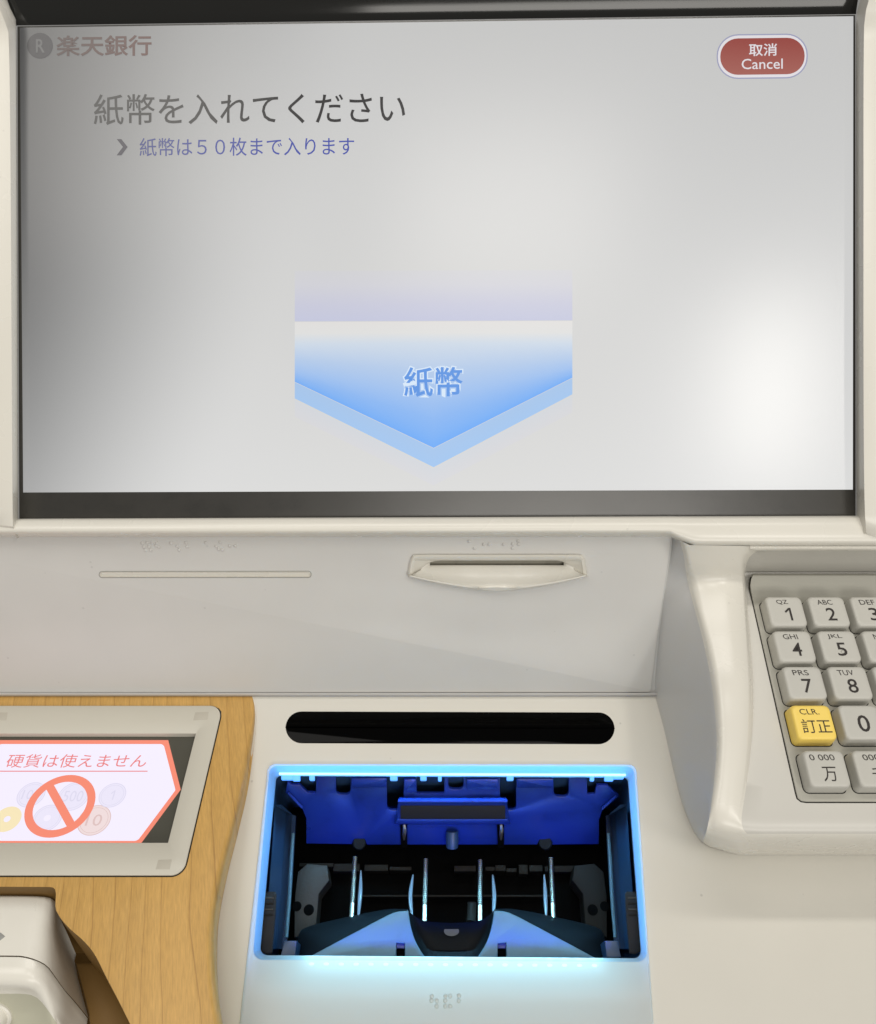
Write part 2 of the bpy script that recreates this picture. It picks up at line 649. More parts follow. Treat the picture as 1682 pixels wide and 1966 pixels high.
C_BRL = display('notice_coin_copper_line', lin(214, 186, 184), 0.90, **cx)

# ------------------------------------------------------------------ the machine
ATM = bpy.data.objects.new('cash_machine', None)
COL.objects.link(ATM)
ATM.location = DECK.on(866, 1650, -70)
ORIGIN[ATM.name] = Vector(ATM.location)
ATM['label'] = 'cream cash machine with touch screen, number keypad, wooden counter and open blue-lit note slot'
ATM['category'] = 'cash machine'


def wcurve(pts, n):
    return [pix(*p) for p in crspline(pts, n)]


# --- screen glass and its picture
mb = MB()
gq = [(33, 50), (1642.5, 28), (1643.5, 990), (36.5, 996)]
mb.solid([SCREEN.xt(*p) for p in gq], SCREEN, -6, 0, 0.25)
touch = mb.build('touch_screen', BEZB, ATM)
mb = MB()
rows = 2
dq = [(38, 53), (1638.5, 31), (1637.5, 940), (44.5, 945.5)]
sheet_px(mb, dq, SCREEN, 0.08)
mb.build('display', D_BG, touch)

mb = MB()
text_px(mb, '紙幣を入れてください', [(180, 181), (778, 176), (778, 237), (180, 240)], SCREEN, 0.22, 0, 0.004)
mb.build('heading_text', D_TXT, touch)
mb = MB()
text_px(mb, '紙幣は５０枚まで入ります', [(268, 265), (680, 263), (680, 298), (268, 300)], SCREEN, 0.22, 0, 0.002)
mb.build('instruction_text', D_BLUE, touch)
mb = MB()
sheet_px(mb, [(224, 267), (233, 267), (245, 282), (233, 298), (224, 298), (236, 282)], SCREEN, 0.22)
mb.build('pointer_mark', D_GREY, touch)
mb = MB()
c = SCREEN.xt(77, 88)
mb.ngon([SCREEN.pt(p[0], p[1], 0.18) for p in circle_xt(c, 5.9)], 0)
text_px(mb, 'R', [(69, 75), (86, 75), (86, 101), (69, 101)], SCREEN, 0.26, 2, 0.015)
text_px(mb, '楽天銀行', [(108, 68), (291, 67), (291, 107), (108, 108)], SCREEN, 0.22, 1, 0.016)
mb.build('bank_logo', [D_GREY, D_LOGO, D_BG], touch)

# cancel button
mb = MB()
o = rquad([(1376, 66, 41), (1551, 64, 41), (1551, 150, 41), (1376, 152, 41)], 3, 8)
sheet_px(mb, o, SCREEN, 0.14, 1)
sheet_px(mb, inset(o, 2.5), SCREEN, 0.18, 0)
btn = mb.build('cancel_button', [D_WHITE, D_RIMB], touch)
mb = MB()
o = rquad([(1383, 74, 34), (1545, 72, 34), (1545, 142, 34), (1383, 144, 34)], 3, 8)
cols = []
ctr = Vector((1464, 108))
for k in range(5):
    s = 1 - k * 0.25
    ring = [(ctr + (Vector(p) - ctr) * max(s, 0.001)) for p in o]
    for p in ring:
        f = (p.y - 74) / 70
        a, bcol = Vector(lin(152, 62, 54)), Vector(lin(168, 96, 86))
        cols.append(tuple(a.lerp(bcol, min(max(f, 0), 1))))
    if k == 0:
        rg = []
    rg.append([SCREEN.on(p.x, p.y, 0.24) for p in ring])
mb.loft(rg, True)
mb.build('button_face', D_RED, btn, colors=cols)
mb = MB()
text_px(mb, '取消', [(1438, 84), (1492, 83), (1492, 107), (1438, 108)], SCREEN, 0.30, 0, 0.012)
text_px(mb, 'Cancel', [(1424, 113), (1503, 112), (1503, 132), (1424, 133)], SCREEN, 0.30, 0, 0.004)
mb.build('button_text', D_WHITE, btn)

# paper-money arrow graphic
mb = MB()
cols = []


def art_rows(rws, h):
    n0 = len(mb.v)
    g = []
    for (xl, yl, xr, yr, col, xm, ym) in rws:
        row = []
        for k in range(13):
            u = k / 12
            if u <= 0.5:
                q = Vector((xl, yl)).lerp(Vector((xm, ym)), u * 2)
            else:
                q = Vector((xm, ym)).lerp(Vector((xr, yr)), u * 2 - 1)
            row.append(SCREEN.on(q.x, q.y, h))
            cols.append(lin(*col))
        g.append(row)
    mb.loft(g)


XL, XR, XM = 566, 1099, 832.5
flat = lambda y, col: (XL, y, XR, y - 2, col, XM, y - 1)
art_rows([flat(520, (203, 203, 206)), flat(548, (202, 202, 209)), flat(585, (194, 195, 212)), flat(617, (189, 192, 214))], 0.16)
art_rows([flat(618, (216, 214, 212)), flat(640, (215, 215, 214)), flat(660, (198, 209, 222)),
          (XL, 690, XR, 687, (172, 194, 224), XM, 715), (XL, 712, XR, 706, (152, 184, 228), XM, 765), (XL, 724, XR, 717, (132, 174, 230), XM, 805),
          (XL, 730, XR, 722, (118, 168, 232), XM, 840), (XL, 733, XR, 725, (106, 163, 234), XM, 860)], 0.16)
art_rows([(XL, 734, XR, 726, (158, 187, 222), XM, 861), (XL, 765, XR, 757, (154, 187, 226), XM, 897)], 0.16)
art_rows([(XL, 768, XR, 760, (200, 203, 208), XM, 900), (XL, 800, XR, 792, (203, 203, 206), XM, 932)], 0.16)
arrow = mb.build('arrow_graphic', D_ART, touch, colors=cols)
mb = MB()
qd = [(777, 706), (887, 705), (887, 760), (777, 761)]
base, _f = text2d('紙幣')
text_px(mb, '紙幣', qd, SCREEN, 0.26, 0, 0.055, base)
text_px(mb, '紙幣', qd, SCREEN, 0.34, 1, 0.014, base)
mb.build('arrow_text', [D_HALO, D_LAB], arrow)

# --- hood over the screen
mb = MB()
rws = []
for y, w, xl, xr in ((49, 394, 31, 1644), (44, 393.2, 30, 1644), (20, 391, 21, 1647), (0, 389.5, 14, 1651), (-160, 377, -50, 1700)):
    k = 0 if y < 49 else 0
    rws.append([pix(xl + (xr - xl) * u, y + (-22 * (u) if y > 30 else -18 * u), w) for u in [i / 8 for i in range(9)]])
mb.loft(rws)
mb.build('screen_hood', HOODB, ATM)

# --- housing round the screen
mb = MB()
NY = 40


def column(pts):
    return wcurve(pts, NY)


L0 = column([(-60, -160, 377), (13, 0, 388), (28, 40, 391), (31.5, 60, 394), (33, 300, 395), (35.5, 980, 395), (36, 1000, 395)])
L1 = column([(-66, -160, 373), (8, 0, 384), (24, 40, 387), (28.5, 60, 389.5), (30.5, 300, 390.5), (33, 980, 390.5), (33, 1004, 391)])
L2 = column([(-80, -160, 369), (-8, 0, 380), (8, 40, 383), (16, 60, 385), (20, 300, 386), (24, 960, 386), (27, 1012, 389)])
L3 = column([(-120, -160, 367), (-60, 0, 378), (-50, 40, 381), (-46, 60, 383), (-46, 300, 384), (-30, 930, 384), (12, 1020, 390)])
L4 = column([(-260, -160, 370), (-260, 0, 381), (-260, 40, 384), (-260, 60, 386), (-260, 300, 387), (-250, 900, 387), (-120, 1022, 392)])
mb.loft([L0, L1, L2, L3, L4])
R0 = column([(1705, -160, 377), (1652, 0, 388), (1645.5, 30, 391), (1643.5, 60, 394), (1643.5, 300, 395), (1644, 980, 395), (1645, 1002, 395)])
R1 = column([(1712, -160, 373), (1659, 0, 384), (1652, 30, 387), (1650, 60, 389.5), (1649, 300, 389.5), (1650, 980, 389.5), (1656, 1022, 391)])
R2 = column([(1716, -160, 369), (1668, 0, 380), (1662, 30, 383), (1659, 60, 384), (1658, 300, 384), (1660, 960, 384), (1676, 1040, 389)])
R3 = column([(1760, -160, 367), (1720, 0, 378), (1712, 40, 381), (1706, 60, 382), (1702, 300, 382), (1700, 960, 382), (1706, 1045, 388)])
R4 = column([(1960, -160, 370), (1960, 0, 381), (1960, 40, 384), (1960, 60, 386), (1960, 300, 387), (1960, 930, 387), (1960, 1046, 389)])
mb.loft([R0, R1, R2, R3, R4])
# lip under the screen; right of x=1312 it widens into the keypad surround
NL = 64
lx = [-260 + (1312 + 260) * i / (NL - 1) for i in range(NL)]
rx = [1312 + (1960 - 1312) * i / 30 for i in range(31)]


def yl(x, y):
    return y - 6 * (x - 36) / 1607 * max(0, (1030 - y) / 34)


prof = [(995.5, 396, 995.5, 396), (996.5, 391.5, 997, 391.5), (1000, 389.5, 1001, 389.2), (1010, 387.8, 1013, 387.6), (1017, 387.2, 1027, 386.6),
        (1021, 387.4, 1037, 386.2), (1024, 388.4, 1042.5, 386.8), (1027, 390.5, 1045, 387.6), (1029.5, 394, 1047, 388.8), (1031, 402, 1049, 391)]
g = []
for (ya, wa, yb, wb) in prof:
    row = []
    for xx in lx + rx[1:]:
        f = min(max((xx - 1292) / 34, 0), 1)
        f = f * f * (3 - 2 * f)
        yy = ya + (yb - ya) * f
        row.append(pix(xx, yl(xx, yy), wa + (wb - wa) * f))
    g.append(row)
mb.loft(g)
house = mb.build('screen_housing', CREAM, ATM, smooth=50)

# --- fascia: base, plate with a fine gap round it, ledge below
mb = MB()
mb.holed([FASCIA.on(x, y, -0.9) for x, y in ((-260, 1012), (1335, 1012), (1335, 1345), (-260, 1345))],
         [FASCIA.on(x, y, -0.9) for x, y in ((800, 1072), (1112, 1072), (1112, 1100), (960, 1112), (800, 1100))])
mb.loft([[FASCIA.on(x, y, h) for x in (-260, 300, 800, 1263)] for y, h in ((1329.6, -1), (1330.4, 1.2), (1331.6, 1.9), (1334.0, 1.9), (1335.6, 1.2), (1337, -2), (1340, -8))])
fb = mb.build('fascia', WALLG, ATM)
mb = MB()
ol = [(-255, 1024), (1288, 1024), (1288, 1036), (1285, 1060), (1276, 1120), (1266, 1190), (1258, 1250), (1252, 1300), (1249, 1326), (1245, 1328.8), (-255, 1330)]
mb.solid([FASCIA.xt(*p) for p in ol], FASCIA, -0.8, 0.25, 0.35, hole=[FASCIA.xt(x, y, 0.25) for x, y in ((796, 1071), (1115, 1071), (1115, 1102), (1040, 1116), (955, 1121), (870, 1116), (796, 1102))])
fp = mb.build('fascia_plate', GREY_PANEL, ATM)

# receipt groove
mb = MB()
o = rquad([(191, 1097.7, 5.2), (597, 1097.2, 5.2), (597, 1108.3, 5.2), (191, 1108.5, 5.2)], 12, 6)
rings = [[FASCIA.on(p[0], p[1], h) for p in q] for q, h in
         ((inset(o, 0.0), 0.28), (inset(o, 0.8), 0.75), (inset(o, 1.4), 0.75), (inset(o, 2.2), 0.29), (inset(o, 4.2), 0.33))]
mb.loft(rings, True)
mb.ngon(rings[-1])
mb.loft([[FASCIA.on(p[0], p[1], 0.3) for p in q] for q in (inset(o, -1.3), inset(o, 0.1))], True, 1)
mb.build('receipt_slot', [CREAM, GREYPRINT], ATM)

# braille on the fascia
def braille(name, pts, pl, parent, m, r=0.9, h0=0.25, hh=0.7):
    mb = MB()
    for x, y in pts:
        mb.dome(pl.on(x, y, h0), pl.n, r, hh)
    o = mb.build(name, m, parent)
    return o


z = lambda pts: [(x / 1.979, 980 + y / 1.979) for x, y in pts]
braille('braille_strip', z([(541, 124), (560, 122), (578, 122), (547, 138), (566, 138), (552, 151), (572, 151), (596, 124), (603, 138), (593, 134),
                      (650, 124), (674, 136), (681, 150), (708, 122), (711, 137), (782, 122), (837, 121), (822, 136), (831, 147), (845, 149),
                      (873, 134), (894, 134)]), FASCIA, fp, GREY_PANEL)
z = lambda pts: [(700 + x / 2.588, 980 + y / 2.588) for x, y in pts]
braille('braille_strip', z([(519, 152), (546, 187), (592, 168), (618, 168), (691, 168), (736, 166), (735, 186), (764, 151), (765, 167)]), FASCIA, fp, GREY_PANEL)

# card slot: raised frame, sloping mouth, dark slit, thumb ledge
mb = MB()
zz = lambda x, y: (700 + x / 2.588, 980 + y / 2.588)
bot = []
for k in range(41):
    u = k / 40
    x = 212 + (1108 - 212) * u
    s = abs(u - 0.5) * 2
    y = 402 - 74 * s ** 1.7
    bot.append((x, y))
top_out = [(212, 322), (222, 262), (232, 232), (246, 220), (300, 218)] + [(300 + 740 * k / 33, 218) for k in range(1, 33)] + [(1040, 218), (1078, 220), (1092, 232), (1100, 262), (1108, 318)]
top_out = [zz(*p) for p in top_out]
bot_out = [zz(*p) for p in bot]
n = 41
T = crspline(top_out, n)
B = crspline(bot_out, n)
ti = crspline([zz(*p) for p in [(244, 322), (250, 268), (258, 252), (276, 247), (660, 247), (1040, 247), (1068, 252), (1076, 268), (1084, 318)]], n)
bi = []
for k in range(41):
    u = k / 40
    x = 236 + (1088 - 236) * u
    s = abs(u - 0.5) * 2
    dip = 10 * math.exp(-((u - 0.5) / 0.11) ** 4)
    bi.append(zz(x, 378 - dip - 56 * s ** 1.7))
bi = crspline(bi, n)


def ring(a, bcurve, h0, h1=None):
    h1 = h0 if h1 is None else h1
    return [FASCIA.on(p.x, p.y, h0) for p in a] + [FASCIA.on(p.x, p.y, h1) for p in reversed(bcurve)]


def mixc(a, c, f):
    return [p.lerp(q, f) for p, q in zip(a, c)]


rings = [ring(T, B, 0.2), ring(mixc(T, ti, 0.12), mixc(B, bi, 0.12), 2.0, 4.2), ring(mixc(T, ti, 0.35), mixc(B, bi, 0.4), 2.6, 5.4),
         ring(mixc(T, ti, 0.8), mixc(B, bi, 0.8), 2.4, 5.3), ring(ti, bi, 1.6, 4.6)]
mb.loft(rings, True)
# mouth: from the inner lip back to the slit
sl_t = [Vector(zz(326 + (990 - 326) * k / (n - 1), 250)) for k in range(n)]
sl_b = [Vector(zz(326 + (990 - 326) * k / (n - 1), 272)) for k in range(n)]
mb.loft([ring(ti, bi, 1.6, 4.6), ring(mixc(ti, sl_t, 0.5), mixc(bi, sl_b, 0.45), -0.2, 1.6), ring(mixc(ti, sl_t, 0.9), mixc(bi, sl_b, 0.85), -1.2, -0.7), ring(sl_t, sl_b, -2.2, -2.0)], True)
card = mb.build('card_slot', CREAM, ATM, smooth=45)
mb = MB()
mb.loft([ring(sl_t, sl_b, -2.0, -1.8), ring(sl_t, sl_b, -7, -7)], True)
mb.ngon(ring(sl_t, sl_b, -4, -4))
mb.build('slot_opening', DIRTY, card)
mb = MB()
rag = random.Random(3)
for k in range(46):
    u = rag.random()
    x, y = 326 + 664 * u, 266 + rag.random() * 10
    r = rag.uniform(0.1, 0.4)
    mb.ngon([FASCIA.pt(p[0], p[1], 0.0) for p in circle_xt(FASCIA.xt(*zz(x, 262), 0.0), r * 0.6, 6)])
th = crspline([zz(*p) for p in [(568, 382), (590, 377), (655, 371), (720, 377), (748, 383)]], 15)
tb = crspline([zz(*p) for p in [(566, 388), (600, 396), (655, 399), (715, 396), (752, 388)]], 15)
mb = MB()
mb.loft([[FASCIA.on(p.x, p.y, 5.2) for p in th], [FASCIA.on(p.x, p.y, 6.0) for p in mixc(th, tb, 0.4)], [FASCIA.on(p.x, p.y, 5.4) for p in tb]])
mb.build('thumb_rest', CREAM, card)

# --- white deck round the note slot
RC = [(515, 1467, 15), (1221, 1468, 15), (1261, 2060, 6), (450, 2060, 6)]      # outer line of the lit rim
RI = [(518, 1470.5, 14), (1217, 1471.5, 14), (1243, 1847, 20), (485, 1843, 20)]    # crest of the rim
RO = [(529, 1487, 9), (1207, 1490, 9), (1233.5, 1840, 17), (497, 1834, 17)]    # the opening
M_, K_ = 16, 8
ro_out, ro_mid, ro_in = rquad(RC, M_, K_), rquad(RI, M_, K_), rquad(RO, M_, K_)
mb = MB()
DC = [(380, 1337, 1), (1420, 1337, 1), (1420, 2150, 1), (380, 2150, 1)]
dk = rquad(DC, M_, K_)
mid = [a.lerp(b_, 0.5) for a, b_ in zip(dk, ro_out)]
mb.loft([[DECK.on(p.x, p.y) for p in q] for q in (dk, mid, ro_out)], True)
mb.loft([[DECK.on(x, y) for x in (1420, 1600, 1960)] for y in (1337, 1620, 1700, 1800, 1966, 2150)])
deck = mb.build('deck_panel', DECKW, ATM)

# black sensor window
mb = MB()
o = rquad([(548.5, 1366, 31), (1180, 1368, 31), (1180, 1429, 31), (548.5, 1427, 31)], 6, 10)
xt = [DECK.xt(p.x, p.y) for p in o]
mb.solid(xt, DECK, -0.5, 0.16, 0.12)
win = mb.build('sensor_window', PILLB, ATM)

# lit rim
def rr(q, h):
    return [DECK.on(p.x, p.y, h) for p in q]


def rr_at(q, h0, h):
    return [DECK.pt(*DECK.xt(p.x, p.y, h0), h) for p in q]


mb = MB()
mb.loft([rr(ro_out, -0.4), rr(ro_out, 0.9), rr(mixc(ro_out, ro_mid, 0.12), 1.5), rr(mixc(ro_out, ro_mid, 0.5), 1.7), rr(ro_mid, 1.4)], True)
mb.loft([rr(ro_mid, 1.4), rr(mixc(ro_mid, ro_in, 0.5), 0.0), rr(ro_in, -2.4)], True, 1)
rim = mb.build('slot_rim', [RIM, GUIDE], ATM, smooth=60)
mb = MB()
mb.loft([rr(ro_in, -2.4), rr_at(ro_in, -2.4, -5)], True)
mb.build('throat_edge', GUIDE, rim)
mb = MB()
mb.tube([DECK.on(536 + (1201 - 536) * k / 12, 1485.3 + 2.2 * k / 12, -1.9) for k in range(13)], 0.75, 8)
mb.build('light_bar', emitter('light_bar_glow', (0.42, 0.78, 1.0), 0.95), rim)
leds = [(598 + 28.6 * k, 1850.5 + 0.16 * k) for k in range(20)]
first = None
for x, y in leds:
    if first is None:
        mb = MB()
        mb.dome(DECK.on(x, y, 1.38), DECK.n, 0.75, 0.12, k=12)
        first = mb.build('led', emitter('led_cyan_light', (0.46, 0.90, 1.0), 0.85), rim)
        base = DECK.on(x, y, 1.38)
        first.scale = (1.9, 1, 1)
    else:
        o = first.copy()
        COL.objects.link(o)
        o.location = first.location + (DECK.on(x, y, 1.38) - base)


def point(name, loc, power, col, r=0.0015):
    l = bpy.data.lights.new(name, 'POINT')
    l.energy, l.color, l.shadow_soft_size = power, col, r
    o = bpy.data.objects.new(name, l)
    COL.objects.link(o)
    o.location = loc


CY = (0.32, 0.80, 1.0)
BL = (0.03, 0.36, 1.0)
for x, y in leds:
    point('led_lamp', DECK.on(x, y, -3.2), 0.0008, (0.45, 0.9, 1.0))


def strip(name, a, b_, facing, width, power, col, spread=170):
    """a bar of lamps from a to b, shining along facing"""
    m = (a + b_) / 2
    return area(name, m, m + facing, (b_ - a).length, width, power, col, spread, up=(b_ - a))


dn = DECK.n
strip('rim_lamp_front', DECK.on(540, 1876, -14), DECK.on(1190, 1876, -14), dn, 0.006, 0.0105, CY)
strip('rim_lamp_left', DECK.on(505, 1500, -9), DECK.on(470, 1850, -9), dn, 0.004, 0.0065, BL)
strip('rim_lamp_right', DECK.on(1218, 1500, -9), DECK.on(1245, 1850, -9), dn, 0.004, 0.0075, BL)
strip('rim_lamp_back', DECK.on(530, 1476, -8), DECK.on(1205, 1477, -8), dn, 0.003, 0.022, BL)

# --- inside of the note slot
X0, X1 = DECK.xt(497, 1700)[0], DECK.xt(1233, 1700)[0]
tray = MB()
inner = rr_at(ro_in, -2.4, -5.02)
low = rr_at([p.lerp(Vector((866, 1665)), -0.012) for p in ro_in], -2.4, -5.1)
lowd = rr_at([p.lerp(Vector((866, 1665)), -0.012) for p in ro_in], -2.4, -62)
tray.loft([inner, low, lowd], True)
tray.ngon(lowd, 1)
TRAY = tray.build('note_tray', [NAVY, BLACK], ATM)

# hanging tabs of the rim
for (a, c_, dep) in ((540, 562, 8), (562, 576, 10), (594, 604, 9), (749, 763, 9), (807, 819, 9), (841, 848, 10), (973, 986, 9), (1133, 1141, 10), (1161, 1178, 10), (1178, 1198, 6)):
    mb = MB()
    hh = -2.2
    q = rquad([(a, 1486, 1), (c_, 1486, 1), (c_, 1489 + dep, 2), (a, 1489 + dep, 2)], 2, 3)
    mb.solid([DECK.xt(p.x, p.y, hh) for p in q], DECK, hh - 1.5, hh, 0.2, 0, True)
    mb.build('rim_tab', TABM, rim)

# blue back plate with notches
BP = plane_thru(DECK.vw(1490, -7), DECK.vw(1624, -44))


def U(x0, x1, yb, r=8):
    """outline of a notch cut down from the top edge, left to right"""
    return [(x0, 1486), (x0, yb - r), (x0 + r * 0.3, yb - r * 0.3), (x0 + r, yb), (x1 - r, yb), (x1 - r * 0.3, yb - r * 0.3), (x1, yb - r), (x1, 1486)]


ol = [(552, 1500), (560, 1507), (575, 1507), (590, 1522), (606, 1523), (608, 1486)]
ol += U(645, 673, 1526) + U(743, 775, 1556) + U(800, 853, 1524, 3) + U(861, 890, 1516) + U(960, 991, 1556) + U(1063, 1092, 1530)
ol += [(1126, 1486), (1128, 1526), (1142, 1525), (1146, 1508), (1166, 1508), (1188, 1528), (1158, 1552), (1150, 1575), (1150, 1621), (1060, 1622), (1056, 1612), (1036, 1612), (1032, 1622),
       (705, 1622), (700, 1611), (680, 1611), (675, 1621), (588, 1620), (588, 1572), (578, 1548), (548, 1522)]
mb = MB()
mb.solid([BP.xt(*p) for p in ol], BP, -1.6, 0, 0.35)
bp_ = mb.build('back_plate', BLUEP, TRAY, label='blue notched plate at the back of the open note slot')
for (a, c_, y0, y1) in ((676, 742, 1490, 1508), (992, 1062, 1491, 1509), (896, 956, 1492, 1512), (776, 799, 1492, 1516)):
    mb = MB()
    q = rquad([(a, y0, 1), (c_, y0, 1), (c_, y1, 1), (a, y1, 1)], 2, 2)
    mb.solid([BP.xt(p.x, p.y) for p in q], BP, 0, 1.8, 0.4)
    mb.build('raised_panel', BLUEP, bp_)
# corner braces
for a, c_ in (((553, 1522), (580, 1550)), ((1184, 1528), (1156, 1553))):
    mb = MB()
    mb.tube([BP.on(*a, 1.0), BP.on(*c_, 1.0)], 0.7, 8)
    mb.build('corner_brace', BLUEP, bp_)
# centre block
mb = MB()
xs = [760, 764, 768, 800, 868, 930, 966, 972, 977]
g = []
for y, h, e_ in ((1531, 0, 3), (1533, 3.5, 2), (1537, 5, 0), (1540, 5.4, 0), (1544, 4.6, 0), (1571, 4.0, 0), (1573, 5.2, 0), (1578, 5.6, -3), (1582, 4.8, -6), (1583, 0, -6)):
    g.append([BP.on(764 + e_ + (974 - e_ - 764 - e_) * (i / 8), y, h) for i in range(9)])
mb.loft(g)
for s_ in (0, -1):
    mb.ngon([r_[s_] for r_ in g])
cb = mb.build('centre_block', BLUEP, bp_)
mb = MB()
q = rquad([(769, 1545.5, 2), (970, 1545.5, 2), (970, 1570, 2), (769, 1570, 2)], 3, 3)
mb.solid([BP.xt(p.x, p.y, 4.2) for p in q], BP, 3.5, 5.0, 0.2)
mb.build('block_pad', PADM, bp_)
# clips, nub, holes
for x in (776, 962):
    mb = MB()
    q = rquad([(x - 8, 1574, 3), (x + 6, 1574, 3), (x + 6, 1628, 2), (x - 6, 1628, 2)], 2, 3)
    mb.solid([BP.xt(p.x, p.y, 1) for p in q], BP, -0.2, 1.2, 0.2, 1)
    mb.tube([BP.on(x, 1583, 2.2), BP.on(x + 1, 1592, 3.0), BP.on(x, 1602, 2.2), BP.on(x, 1612, 1.4)], [0.6, 1.0, 0.9, 0.5], 8, 0)
    mb.build('spring_clip', [STEEL, BLACK], bp_)
mb = MB()
mb.tube([BP.on(868, 1596, 1.2), BP.on(868, 1612, 3.2), BP.on(868, 1626, 4.4)], [3.0, 3.2, 3.0], 14)
mb.build('guide_nub', NAVY, bp_)
for x in (690, 1047):
    mb = MB()
    mb.tube([BP.on(x, 1618, 0.2), BP.on(x, 1618, 1.2)], [3.6, 3.0], 20)
    mb.build('dark_boss', SCOOPM, bp_)

# floor clutter
mb = MB()
fl = -52
for (a, c_, y0, y1, dh) in ((575, 640, 1657, 1664, 0), (640, 690, 1658, 1673, -2), (700, 745, 1660, 1672, -1), (748, 790, 1664, 1671, 1), (872, 914, 1662, 1673, 0), (932, 950, 1664, 1672, 1),
                        (951, 971, 1661, 1672, 2), (972, 992, 1667, 1674, 1), (996, 1014, 1660, 1678, 0), (1016, 1042, 1661, 1673, 2), (1046, 1053, 1663, 1673, 1), (1064, 1104, 1662, 1674, -3),
                        (690, 1060, 1718, 1722, -4)):
    p0, p1 = DECK.xt(a, y0, fl + dh), DECK.xt(c_, y1, fl + dh)
    mb.box(DECK, p0[0], p1[0], p0[1], p1[1], -61, fl + dh, 0.3)
mb.build('roller_bar', GREYMECH, TRAY)
for (a, y0, y1) in ((906, 1733, 1772),):
    mb = MB()
    mb.tube([DECK.on(a, y0, -34), DECK.on(a, y0 + 6, -34), DECK.on(a - 2, y1, -30)], 2.2, 14)
    mb.build('roller_pin', GREYMECH, TRAY)

# springs on steel rods, guide blades
for (xa, ya, xb, yb) in ((682, 1646, 674.5, 1768), (817.5, 1650, 815, 1772), (922, 1652, 921.5, 1772), (1057.5, 1648, 1063, 1768)):
    mb = MB()
    a, c_ = DECK.on(xa, ya, -44), DECK.on(xb, yb, -30)
    path, rad = [], []
    for i in range(181):
        u = i / 180
        path.append(a.lerp(c_, u))
        rad.append(1.12 if u > 0.74 else (0.82 + 0.48 * math.sin(2 * math.pi * u * 30)))
    mb.tube(path, rad, 8)
    mb.build('spring_rod', STEEL, TRAY)
for (pts) in ([(693, 1672), (692, 1710), (688, 1762)], [(793, 1680), (788, 1720), (791, 1760)], [(946, 1680), (949, 1720), (947, 1758)], [(1045, 1680), (1047, 1720), (1049, 1762)]):
    mb = MB()
    P = crspline([(x, y, -42 + 10 * i / 2) for i, (x, y) in enumerate(pts)], 20)
    path = [DECK.on(p.x, p.y, p.z) for p in P]
    mb.tube(path, [0.25 + 0.75 * math.sin(math.pi * min(1, (i + 1) / 22)) for i in range(20)], 8)
    mb.build('guide_blade', BLADEM, TRAY)

